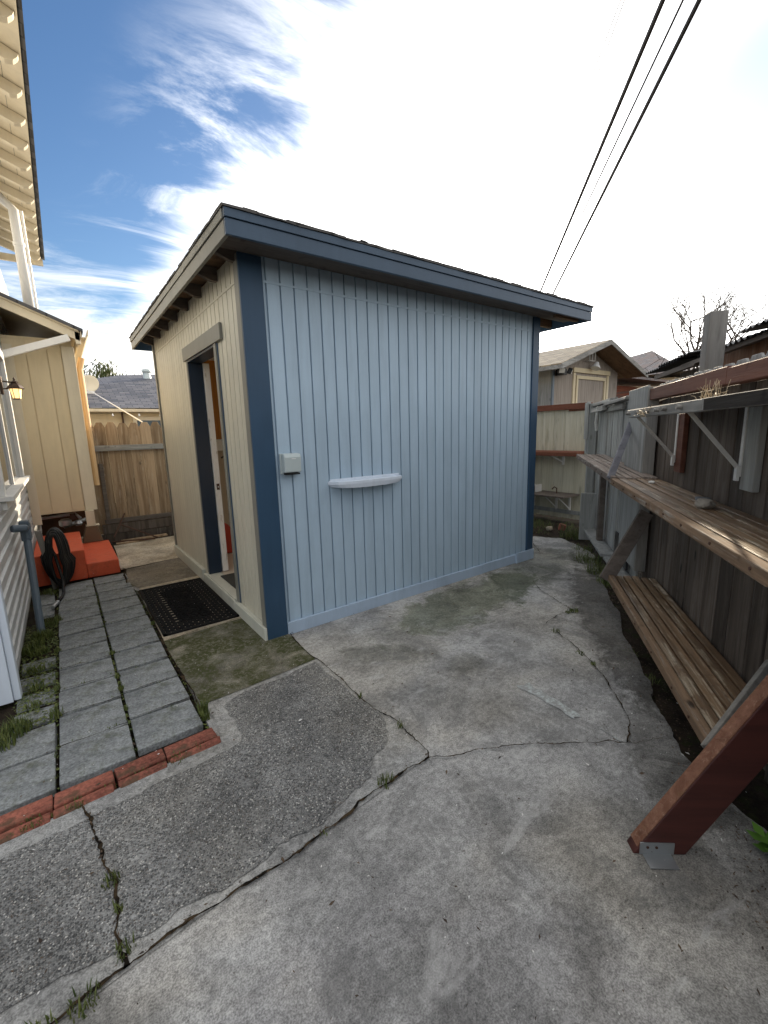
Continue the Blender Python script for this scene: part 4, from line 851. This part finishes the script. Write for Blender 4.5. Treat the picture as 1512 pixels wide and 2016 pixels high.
for i in range(45):
    p = Vector((2.86+rnd.gauss(0, .06), -.688+rnd.gauss(0, .006), 1.545+rnd.gauss(0, .012))); q = p+Vector((rnd.gauss(0, .03), rnd.gauss(0, .01), rnd.gauss(0, .015))); mb.tube([p, q], .0015, 4)
solo(mb, 'dry_grass_tuft', 'straw', 'dry grass tuft caught on the pegs of the high shelf', 'dried plant')

def rock(name, mat, label, s, l, z, sx, sy, sz, sd, cat='stone'):
    bm = bmesh.new(); bmesh.ops.create_icosphere(bm, subdivisions=3, radius=1); rn = random.Random(sd); from mathutils import noise as mn
    X = MF @ Matrix.Translation((s, -l, z+sz*.8)) @ Matrix.Rotation(rn.uniform(-.3, .3), 4, 'Z')
    mb = MB(); vs = []
    for v in bm.verts:
        p = v.co.copy(); k = 1+.28*mn.noise(p*1.3+Vector((sd*3.1, 0, 0)))+.10*mn.noise(p*4+Vector((sd, 5, 0))); p = p*k; p.z = max(min(p.z, .8), -.8); vs.append(X @ Vector((p.x*sx, p.y*sy, p.z*sz)))
    mb.add(vs, [tuple(v.index for v in f.verts) for f in bm.faces]); bm.free(); return solo(mb, name, mat, label, cat)
rock('stone', 'rockA', 'brown grey rough stone on the long bench', 2.48, .90, 1.062, .075, .040, .026, 4)
rock('stone', 'rockB', 'dark flat blue-grey stone behind the brown one on the long bench', 2.66, .955, 1.063, .055, .030, .016, 6)
rock('shell', 'shell', 'small white shell on the long bench', 3.40, .905, 1.072, .030, .018, .012, 9, 'shell')

# tall post and neighbour's roofs behind the right fence
solo(fb(FB(), 3.32, 3.42, 1.125, 1.225, 0, 2.15), 'tall_post', 'post_grey', 'tall grey square post rising behind the right fence', 'post', bevel=.005)
ns = fthing('lean_to_shed', 'brown plywood lean-to with dark stepped roof sheets behind the right fence', 'shed', 4, 2.5)
fb(FB(), 1.0, 4.4, 1.50, 1.53, 0, 2.0).build('wall', wood('stained_plywood', (.16, .075, .04), (.26, .14, .08), (.07, .035, .02), 2, knots=.3, wear=.3), ns)
def sheetroof(s0, s1, l0, l1, z, rise):
    mb = FB(); n = int((s1-s0)/.019)
    P = []
    for i in range(n+1):
        s = s0+(s1-s0)*i/n; h = .009*math.sin(i*math.pi/2); P.append((s, h))
    vs = [(s, -l0, z+h) for s, h in P]+[(s, -l1, z+h+rise) for s, h in P]; k = len(P); vs += [(a, b, c-.003) for a, b, c in vs]
    mb.add(vs, [(i, i+1, k+i+1, k+i) for i in range(k-1)]+[(2*k+i, 3*k+i, 3*k+i+1, 2*k+i+1) for i in range(k-1)]); return mb
for a in ((1.2, 3.50, 1.35, 3.4, 2.04, .25), (2.9, 3.92, 1.36, 3.3, 1.99, .22), (4.35, 5.18, 1.35, 3.0, 2.05, .2), (4.65, 5.65, 1.35, 3.0, 2.03, .18), (3.6, 4.5, 1.45, 3.2, 2.03, .2)):
    sheetroof(*a).build('roof_sheet', 'tin', ns)
fb(fb(FB(), 1.0, 4.6, 1.38, 1.42, 1.955, 1.985), 4.3, 5.4, 1.38, 1.42, 1.94, 1.98).build('roof_beam', 'darkwood', ns); fb(FB(), 4.4, 5.0, 1.50, 1.53, 0, 1.95).build('wall', 'fence_dark', ns)

# red beam at the lower right
P0 = Vector((.365, -2.375, 0)); P1 = Vector((.635, -2.60, .57)); e = (P1-P0).normalized()
rb = thing('red_beam', 'dark red stained beam slanting up from a metal bracket at the lower right', 'beam', (.44, -2.45, 0), math.atan2(e.y, e.x))
fwdb = Vector((0, 0, 1)).cross(e).normalized(); 
if fwdb.dot(FD) < 0: fwdb = -fwdb
dn = e.cross(fwdb).normalized()
if dn.z > 0: dn = -dn
def bprism(off0, off1, name, mat, bev):
    # side profile with the foot cut level with the ground
    th = .150
    a = P0; L = .92; b = a+e*L; c_ = b+dn*th
    k = (0-a.z)/e.z if e.z else 0
    # lower edge meets the ground
    low = a+dn*th; t = -low.z/e.z; low = low+e*t
    vs = [p+fwdb*o for o in (off0, off1) for p in (a, b, c_, low)]
    mb = MB(); mb.add(vs, [(0, 1, 2, 3), (7, 6, 5, 4), (0, 4, 5, 1), (1, 5, 6, 2), (2, 6, 7, 3), (3, 7, 4, 0)]); return mb.build(name, mat, rb, bevel=bev)
bprism(0, .051, 'beam', 'beam_red', .004)
X = Matrix((e, fwdb, -dn)).transposed().to_4x4(); X.translation = P0
mb = MB(); mb.box(.03, .92, .003, .048, .0005, .004, X); mb.build('rough_top', 'beam_rough', rb)
f0 = P0+fwdb*-.003; X2 = Matrix((Vector((e.x, e.y, 0)).normalized(), Vector((-e.y, e.x, 0)).normalized(), Vector((0, 0, 1)))).transposed().to_4x4(); X2.translation = P0+Vector((0, 0, 0))
sgn = 1 if Vector((-e.y, e.x, 0)).dot(fwdb) > 0 else -1
bk = MB().box(.02, .135, -.003*sgn, -.0005*sgn, .004, .05, X2).box(.03, .125, -.055*sgn, -.003*sgn, .003, .006, X2).build('foot_bracket', 'metal', rb)
MB().add([Vector(p) for p in [(0, 0, 0)]], []).M
mb = MB()
for a in (.045, .075): mb.lathe([(.005, 0), (.005, .002)], X2 @ Matrix.Translation((a, -.0032*sgn, .032)) @ Matrix.Rotation(R(90), 4, 'X'), 8)
mb.build('screw', 'rust', bk)

# ------------------------------------------------------------ back fence (x = 5.4)
kf = thing('cream_fence', 'cream washed board fence with a red-brown cap behind the shed', 'fence', (5.4, 2, 0))
mb = MB(); y = .42; rnd = random.Random(12)
while y < 4.5: w = .195+rnd.uniform(-.01, .01); mb.box(5.4+rnd.uniform(0, .006), 5.425, y, y+w, .02, 1.76); y += w+.004
mb.build('boards', 'fence_cream', kf, bevel=.002); MB().box(5.36, 5.44, .60, 4.5, 1.735, 1.825).build('cap_rail', 'rail_redy', kf, bevel=.004); MB().box(5.385, 5.40, .62, .95, 1.71, 1.733).build('cap_rail', 'rail_redy', kf)
sh2 = thing('narrow_shelf', 'narrow brown shelf on the cream fence behind the shed', 'shelf', (5.2, 1.6, 1.05))
MB().box(5.07, 5.11, .60, 3.0, 1.035, 1.092).box(5.112, 5.25, .62, 3.0, 1.055, 1.10, None, .003).box(5.255, 5.395, .66, 3.0, 1.06, 1.105, None, .003).build('boards', 'rail_redy', sh2, bevel=.004)
MB().box(5.36, 5.395, .98, 1.01, .88, 1.05).beam((5.37, .995, .92), (5.18, 1.10, 1.04), .02, .012).build('bracket', 'whitemetal', sh2)
lt = thing('potting_table', 'low dark corrugated table top on white brackets in the far right corner', 'table', (5.2, 1.0, .4))
MB().box(4.93, 5.39, .70, 2.4, .41, .435).build('table_top', 'darkwood', lt, bevel=.003)
for y in (.85, 1.08, 1.5): MB().beam((5.37, y, .18), (5.1, y+.06, .405), .02, .012).box(5.36, 5.385, y-.015, y+.015, .14, .41).build('bracket', 'whitemetal', lt)
MB().box(5.36, 5.39, .6, 2.4, .10, .16).build('lower_rail', 'plate_grey', lt)
solo(MB().box(5.05, 5.25, 1.28, 1.30, .44, .56).box(5.05, 5.07, 1.28, 1.40, .44, .58).box(5.05, 5.25, 1.39, 1.41, .44, .5), 'small_frame', 'whitemetal', 'small pale metal frame standing on the low corner table', 'frame', bevel=.002)
solo(MB().tube([(5.2, .98, .44), (5.2, .98, .52), (5.2, 1.02, .54), (5.2, 1.06, .50)], .010), 'hook', 'rust', 'small dark hook on the low corner table', 'hook')
solo(MB().box(-.05, .05, -.045, .045, -.03, .065, Matrix.Translation((4.77, .60, .0)) @ Matrix.Rotation(R(35), 4, 'Z') @ Matrix.Rotation(R(14), 4, 'X'), .008), 'broken_brick', 'brickred', 'orange broken brick standing on the soil below the low corner table', 'brick', bevel=.012)
solo(MB().box(-.04, .04, -.04, .04, -.03, .035, Matrix.Translation((4.62, .72, .0)) @ Matrix.Rotation(R(12), 4, 'Z') @ Matrix.Rotation(R(-10), 4, 'X'), .01), 'concrete_lump', 'con_tan', 'small pale concrete lump beside the broken brick in the far corner', 'lump', bevel=.014)
# ------------------------------------------------------------ gabled house beyond
gh = thing('gabled_house', 'small tan house with a gable roof beyond the cream fence', 'house', (8.3, 5, 0))
GX0, GX1, GY = 7.0, 9.62, 2.3; gc = 8.24
def gz(x, top=3.18, eave=2.62): return top-(abs(x-gc))*(top-eave)/1.72
mb = MB(); mb.prism([(GX0, 0), (GX1, 0), (GX1, gz(GX1)-.06), (gc, gz(gc)-.05), (GX0, gz(GX0)-.06)], 0, .06, Matrix.Translation((0, GY+.06, 0)) @ Matrix.Rotation(R(90), 4, 'X')); mb.box(GX1-.06, GX1, GY+.06, 10, 0, 2.6)
gw = wood('taupe_grooved_siding', (.30, .255, .215), (.36, .31, .265), (.22, .19, .16), 2, tint=.05, knots=0, bump=.2)
mb.build('wall', gw, gh); mb = MB(); x = GX0+.02
while x < GX1-.1: mb.box(x, x+.145, GY-.006, GY-.0005, .1, min(gz(x), gz(x+.145))-.30); x += .15
mb.build('siding_board', gw, gh)
MB().box(GX0, GX0+.05, GY+.06, 3.0, 0, 2.62).box(GX0-.02, GX0-.001, GY-.01, GY+.07, 0, 2.6).build('wall', 'plate_grey', gh)
o = MB().box(GX0, GX0+.05, 3.0, 10, 0, 2.62).build('wall', plain('tan_wall_with_warm_bounce', (.80, .50, .25), .6, 0, .3, .08, 6), gh); o['label'] = 'tan side wall, warm bounced light in its colour'  # warm bounced light on this stretch of wall put into its colour
for sgn_, nm in ((-1, 'l'), (1, 'r')):
    xe = gc+sgn_*1.74; ye = 1.8
    a = [(gc, ye, 3.20), (xe, ye, 2.625), (xe, 10.5, 2.625), (gc, 10.5, 3.20)]
    mb = MB(); mb.add([(p[0], p[1], p[2]) for p in a]+[(p[0], p[1], p[2]-.045) for p in a], [(0, 1, 2, 3), (7, 6, 5, 4), (0, 4, 5, 1), (1, 5, 6, 2), (2, 6, 7, 3), (3, 7, 4, 0)]); mb.build('roof', 'shingle_gold', gh)
    mb = MB(); b_ = [(gc, ye+.01, 3.15), (xe, ye+.01, 2.575), (xe, 2.28, 2.575), (gc, 2.28, 3.15)]; mb.add([tuple(p) for p in b_]+[(p[0], p[1], p[2]-.012) for p in b_], [(0, 1, 2, 3), (7, 6, 5, 4), (0, 4, 5, 1), (1, 5, 6, 2), (2, 6, 7, 3), (3, 7, 4, 0)]); mb.build('soffit', 'rawwood', gh)
    mb = MB(); mb.add([(gc, ye-.02, 3.19), (xe, ye-.02, 2.615), (xe, ye-.02, 2.52), (gc, ye-.02, 3.10), (gc, ye+.005, 3.19), (xe, ye+.005, 2.615), (xe, ye+.005, 2.52), (gc, ye+.005, 3.10)], [(0, 1, 2, 3), (7, 6, 5, 4), (0, 4, 5, 1), (1, 5, 6, 2), (2, 6, 7, 3), (3, 7, 4, 0)]); mb.build('rake_board', 'rail_grey', gh)
    if sgn_ < 0: MB().box(xe-.01, xe+.02, ye-.01, 10.5, 2.53, 2.60).build('eave_fascia', 'rail_grey', gh)
wf = MB().box(7.72, 7.80, GY-.03, GY-.001, 1.0, 2.58).box(9.10, 9.18, GY-.03, GY-.001, 1.0, 2.58).box(7.70, 9.20, GY-.045, GY-.001, 2.585, 2.68).box(7.90, 9.0, GY-.035, GY-.001, 2.46, 2.53).box(7.84, 7.905, GY-.035, GY-.001, 1.0, 2.53).box(8.99, 9.05, GY-.035, GY-.001, 1.0, 2.53).build('window_frame', 'cream', gh, bevel=.004)
MB().box(8.30, 8.34, GY-.01, GY-.002, 1.0, 2.45).build('mullion', gw, wf)
MB().box(GX0-.05, GX0+.0, GY-.05, GY-.012, .8, 2.58).build('corner_trim', 'conduit', gh)
fl = thing('floodlight', 'black twin floodlight at the left corner of the gabled tan house', 'floodlight', (7.1, 2.15, 2.45))
MB().box(7.07, 7.19, 2.10, 2.28, 2.48, 2.60).build('housing', 'blackpl', fl, bevel=.01)
for x, a in ((6.98, -35), (7.28, 30)):
    X = Matrix.Translation((x, 2.10, 2.56)) @ Matrix.Rotation(R(a), 4, 'Z') @ Matrix.Rotation(R(20), 4, 'X'); hd = MB().box(-.07, .07, -.04, .04, -.055, .055, X).build('lamp_head', 'blackpl', fl, bevel=.01); MB().box(-.055, .055, -.045, -.041, -.042, .042, X).build('lens', 'shell', hd)
MB().beam((6.99, 2.12, 2.54), (7.27, 2.12, 2.54), .03, .03).build('arm', 'blackpl', fl)
cg = thing('caged_lamp', 'white caged lamp under the gable peak of the tan house', 'lamp', (8.3, 2.2, 2.75))
mb = MB()
for x in (8.18, 8.29, 8.40): mb.tube([(x, 2.27, 2.84), (x, 2.20, 2.84), (x, 2.20, 3.02), (x, 2.27, 3.02)], .010, 6)
mb.tube([(8.18, 2.20, 2.84), (8.40, 2.20, 2.84)], .010, 6); mb.tube([(8.18, 2.2, 3.02), (8.40, 2.2, 3.02)], .010, 6); mb.build('cage', 'white', cg)
MB().lathe([(.10, 0), (.09, .03), (.05, .10), (.035, .14)], Matrix.Translation((8.34, 2.15, 2.68)) @ Matrix.Rotation(R(25), 4, 'Y'), 12).build('shade', 'white', cg)
solo(MB().tube([(6.75, 4.3, 2.6), (6.75, 4.3, 3.15)], .03, 8), 'vent_pipe', 'rust', 'thin rusty vent pipe on the left slope of the tan house roof', 'pipe')
rs = thing('red_shed', 'reddish brown wooden outbuilding right of the gabled tan house', 'shed', (12.2, 3.6, 0))
MB().box(11.2, 14.5, 3.2, 6, 0, 2.55).build('wall', wood('red_barn_wood', (.20, .055, .03), (.27, .085, .045), (.10, .03, .02), 0, knots=.2), rs)
MB().add([(10.6, 2.6, 2.72), (14.9, 2.6, 2.70), (14.9, 6.4, 2.95), (10.6, 6.4, 2.95), (10.6, 2.6, 2.66), (14.9, 2.6, 2.64), (14.9, 6.4, 2.89), (10.6, 6.4, 2.89)], [(0, 1, 2, 3), (7, 6, 5, 4), (0, 4, 5, 1), (1, 5, 6, 2), (2, 6, 7, 3), (3, 7, 4, 0)]).build('roof', 'shingle_moss', rs)
MB().beam((11.0, 3.17, 2.3), (14.4, 3.17, 2.62), .03, .05).box(11.2, 14.5, 3.15, 3.19, 2.25, 2.29).build('trim_board', 'rail_red', rs)
# far roof
fr = thing('far_roof_house', 'distant house whose mossy brown hip roof peaks left of the tall post', 'house', (24, 9, 0))
MB().box(20, 27, 5.0, 11, 0, 3.4).build('wall', 'cream', fr)
MB().add([(19.0, 4.2, 3.5), (28, 4.2, 3.5), (28, 12.5, 3.5), (19.0, 12.5, 3.5), (22.7, 7.1, 5.0), (24.5, 8.2, 5.0)], [(0, 1, 5, 4), (1, 2, 5), (2, 3, 4, 5), (3, 0, 4), (3, 2, 1, 0)]).build('roof', 'shingle_moss', fr, tri=True)

# bare tree
bt = thing('bare_tree', 'leafless tree with a spread of fine twigs behind the tall post', 'tree', (17.7, 3.3, 0))
tr = MB(); tw = MB(); rnd = random.Random(21)
def branch(p, d, L, r, dep):
    q = p+d*L; mid = (p+q)/2+Vector((rnd.gauss(0, .04), rnd.gauss(0, .04), rnd.gauss(0, .04)))*L
    (tr if dep < 2 else tw).tube([p, mid, q], r, 5 if dep > 1 else 8, False, taper=r*.62)
    if dep >= 6: return
    for k in range(4 if dep == 1 else 3 if dep < 6 else 2):
        a = Vector((rnd.gauss(0, 1), rnd.gauss(0, 1), rnd.gauss(.25, .7))).normalized(); nd = (d*.70+a*.78).normalized()
        branch(q if k else mid.lerp(q, .6), nd, L*rnd.uniform(.62, .82), r*.56, dep+1)
branch(Vector((17.7, 3.3, 0)), Vector((0, 0, 1)), 2.25, .12, 0)
tr.build('trunk', 'twig', bt); tw.build('crown', 'twig', bt)

# overhead cables
def cable(name, lab, a, b, r, sag, grp=None):
    a, b = Vector(a), Vector(b); d = b-a; a2 = a-d*.9; b2 = b+d*.6; pts = []
    for i in range(25):
        t = i/24; p = a2.lerp(b2, t); pts.append(p-Vector((0, 0, sag*(4*t*(1-t)-.75))))
    solo(MB().tube(pts, r, 6), name, 'wire', lab, 'cable', grp)
cable('overhead_cable', 'thick black overhead cable, left one of the lower trio', (6.40, .455, 7.2), (15.1, 8.31, 6.6), .036, 0)
cable('overhead_cable', 'thinner black overhead cable, middle one of the lower trio', (6.63, .294, 7.2), (14.88, 7.85, 6.6), .017, 0)
cable('overhead_cable', 'thick black overhead cable, right one of the lower trio', (6.82, .164, 7.2), (15.85, 8.26, 6.6), .036, 0)
def cable2(lab, a, b, r):
    solo(MB().tube([Vector(a)+(Vector(a)-Vector(b))*4, Vector(b)], r, 6), 'overhead_cable', 'wire', lab, 'cable')
cable2('faint thin overhead cable, left of the high pair', (8.105, 1.952, 9), (9.7, 3.9, 8.2), .010); cable2('faint thin overhead cable, right of the high pair', (8.165, 1.915, 9), (9.75, 3.75, 8.2), .010)

# ------------------------------------------------------------ growth and litter
def tuft(mb, x, y, z, n, r, h, rnd, lean=.5):
    for i in range(n):
        a = rnd.uniform(0, 6.28); rr = r*rnd.random()**.5; bx_, by = x+rr*math.cos(a), y+rr*math.sin(a); t = rnd.uniform(0, 6.28); hh = h*rnd.uniform(.4, 1.1); w = .0022
        dx, dy = math.cos(t), math.sin(t); k = lean*hh*rnd.uniform(.2, 1.2)
        mb.add([(bx_-dy*w, by+dx*w, z), (bx_+dy*w, by-dx*w, z), (bx_+dx*k*.4+dy*w*.8, by+dy*k*.4-dx*w*.8, z+hh*.6), (bx_+dx*k*.4-dy*w*.8, by+dy*k*.4+dx*w*.8, z+hh*.6), (bx_+dx*k, by+dy*k, z+hh)], [(0, 1, 2, 3), (3, 2, 4)])
rnd = random.Random(31); g = MB()
for x, y, n, r, h in ((-.14, -1.60, 34, .03, .05), (-.11, -1.595, 16, .02, .035), (.125, -.30, 5, .01, .02), (.12, -1.02, 14, .015, .03), (.145, -1.35, 22, .02, .035), (-1.11, -1.36, 44, .03, .04), (-1.105, -1.48, 22, .018, .03), (-1.10, -1.62, 36, .028, .035), (-1.2, -1.69, 60, .04, .035), (-1.3, -1.71, 60, .05, .03), (-.45, -1.64, 10, .02, .018),
                      (-.62, -.60, 110, .025, .075), (-.62, -.66, 60, .02, .05), (-.95, -.3, 30, .012, .03), (-.952, -.05, 60, .015, .03), (-.952, .12, 40, .015, .035), (-.95, .5, 50, .02, .03), (-1.26, -.12, 60, .03, .06), (-1.26, .2, 30, .02, .04), (-1.255, .8, 40, .02, .03), (-1.25, 1.45, 60, .03, .06), (-1.3, 1.4, 120, .06, .07), (-1.35, 1.15, 260, .07, .06), (-1.38, 1.0, 220, .05, .05), (-1.36, .85, 180, .06, .05), (-1.37, .55, 120, .05, .035), (-1.36, .30, 90, .04, .035), (-1.37, .08, 70, .04, .03), (-1.43, -.15, 220, .07, .08), (-1.47, -.25, 120, .05, .06), (-1.44, .9, 140, .04, .06), (-1.35, 2.35, 100, .05, .05),
                      (-1.30, 2.3, 60, .04, .05), (-.945, 1.15, 20, .012, .02), (-.64, .85, 30, .015, .03), (-.64, 1.3, 20, .01, .025), (2.11, -1.14, 70, .035, .035), (2.05, -1.12, 30, .02, .03), (1.68, -1.25, 36, .03, .03), (1.52, -1.53, 36, .03, .02), (1.45, -1.65, 24, .02, .02), (-1.34, -.895, 60, .04, .02), (-1.2, -.90, 50, .03, .025), (-.8, -.875, 30, .04, .02), (-.7, -.86, 30, .03, .02)):
    tuft(g, x, y, .004, n, r, h, rnd)
for i in range(60):    # along the paver joints
    y = rnd.uniform(-.7, 2.5); tuft(g, rnd.choice((-.952, -1.257, -.636))+rnd.gauss(0, .003), y, 0, rnd.randint(2, 8), .012, .018, rnd)
    k_ = rnd.randint(1, 10); tuft(g, rnd.uniform(-1.24, -.66), -.725+.302*k_+rnd.uniform(-.01, .02), .004, rnd.randint(1, 5), .012, .012, rnd)
for i in range(26):
    x = rnd.uniform(-1.5, -.62); tuft(g, x, -.905+(x+1.44)*.06+rnd.gauss(0, .006), .004, rnd.randint(3, 9), .02, .014, rnd)
for (s, l, n, r, h) in ((5.1, .80, 220, .14, .14), (4.7, .84, 220, .12, .14), (4.4, .88, 200, .10, .12), (5.6, .80, 120, .12, .10), (6.3, .75, 160, .15, .18), (3.75, .97, 140, .08, .12), (3.3, 1.0, 160, .06, .12), (3.0, 1.0, 100, .05, .10), (2.6, 1.0, 60, .06, .06), (3.0, .75, 60, .05, .04), (2.7, .8, 40, .05, .04)):
    p = MF @ Vector((s, -l, 0)); tuft(g, p.x, p.y, -.03, n, r, h, rnd, .9)
for x, y, n, r, h in ((4.75, .95, 160, .20, .11), (4.5, 1.1, 110, .2, .08), (4.95, .65, 60, .12, .09), (4.4, .75, 60, .15, .05), (4.9, 1.3, 90, .25, .12)): tuft(g, x, y, -.03, n, r, h, rnd, .9)
tag(g.build('grass', 'grass'), 'thin green grass and weeds in the cracks and along the edges', 'grass', None, 'stuff')
mo = MB()
for i in range(2000):   # low cushions of moss between sunken pavers and in joints
    if i < 1700: x, y = rnd.uniform(-1.46, -1.26), rnd.uniform(-.25, 1.5)
    else: x, y = rnd.choice((-.952, -1.257, -.632))+rnd.gauss(0, .005), rnd.uniform(-.75, 2.6)
    s_ = rnd.uniform(.003, .008); X = Matrix.Translation((x, y, -.010+rnd.uniform(0, .008))) @ Matrix.Rotation(rnd.uniform(0, 6), 4, 'Z') @ Matrix.Rotation(rnd.uniform(-.6, .6), 4, 'X'); mo.add([(-s_, -s_, 0), (s_, -s_*.6, .002), (s_*.8, s_, 0), (-s_*.7, s_, .002)], [(0, 1, 2, 3)], X)
tag(mo.build('moss', 'grass'), 'moss in the paver joints', 'moss', None, 'stuff')
li = MB(); 
def flake(mb, x, y, z, s_, el=1.):
    X = Matrix.Translation((x, y, z)) @ Matrix.Rotation(rnd.uniform(0, 6.3), 4, 'Z') @ Matrix.Rotation(rnd.gauss(0, .25), 4, 'X') @ Matrix.Rotation(rnd.gauss(0, .25), 4, 'Y'); mb.add([(-s_*el, -s_*.5, 0), (0, -s_*.7, s_*.2), (s_*el, 0, 0), (s_*.2, s_*.6, s_*.1)], [(0, 1, 2, 3)], X)
for i in range(520): flake(li, rnd.uniform(-1.4, 2.6), rnd.uniform(-2.75, .0), .015, rnd.uniform(.0015, .005), rnd.uniform(.8, 2))
for i in range(1500):
    t = rnd.random(); q = MF @ Vector((.9+t*5.0, -(.78+rnd.gauss(0, .06)+.1*t), 0)); flake(li, q.x, q.y, .014 if t < .6 else -.02, rnd.uniform(.002, .006)+(.006 if t > .6 else 0), rnd.uniform(1, 1.8))
for i in range(70): flake(li, rnd.uniform(-1.3, 2.0), rnd.uniform(-2.75, -.2), .016, rnd.uniform(.005, .010), rnd.uniform(.8, 1.8))
for i in range(500): flake(li, rnd.uniform(3.8, 5.3), rnd.uniform(-.3, 1.4), -.02, rnd.uniform(.006, .02), 1.5)
for pts in cl:
    for p in pts[::2]:
        if rnd.random() < .55: flake(li, p.x+rnd.gauss(0, .008), p.y+rnd.gauss(0, .008), .016, rnd.uniform(.002, .006), 1.6)
tag(li.build('leaf_litter', 'litter'), 'dark leaf crumbs scattered over the concrete and along the right fence', 'leaf litter', None, 'stuff')
ch = MB()
for i in range(420): flake(ch, rnd.uniform(-1.4, 1.6), rnd.uniform(-2.6, .1), .015, rnd.uniform(.0012, .0042), rnd.uniform(.8, 1.6))
for i in range(60): flake(ch, rnd.uniform(-.6, 0), rnd.uniform(.0, 1.9), .022, rnd.uniform(.001, .004), 1.2)
for x, y, s_ in ((-.24, -1.0, .009), (-.255, -1.02, .006), (.62, -2.07, .010), (.0, -1.9, .005), (2.3, -1.1, .01), (1.0, -2.3, .009), (1.03, -2.31, .008)): flake(ch, x, y, .016, s_, 1.2)
tag(ch.build('pale_debris', 'chips'), 'tiny pale chips scattered over the concrete', 'debris', None, 'stuff')
# leafy plant at the right edge
lp = thing('broad_leaf_plant', 'bright green leafy plant at the lower right edge', 'plant', (.715, -2.675, 0)); mb = MB(); rnd = random.Random(44)
for i in range(26):
    a = rnd.uniform(0, 6.3); L = rnd.uniform(.04, .075); w = L*.3; z0 = rnd.uniform(.01, .08); el = rnd.uniform(.1, .9); c0 = Vector((.715+rnd.gauss(0, .018), -2.675+rnd.gauss(0, .018), z0)); d = Vector((math.cos(a)*math.cos(el), math.sin(a)*math.cos(el), math.sin(el)*.6)); sd = Vector((-d.y, d.x, 0)).normalized()*w
    mb.add([c0, c0+d*L*.5+sd, c0+d*L, c0+d*L*.5-sd], [(0, 1, 2, 3)])
mb.build('leaves', 'leaf', lp); MB().tube([(.715, -2.675, -.02), (.72, -2.675, .06)], .006).build('stem', 'leaf', lp)

for o in bpy.data.objects:
    if '_mi' in o: del o['_mi']
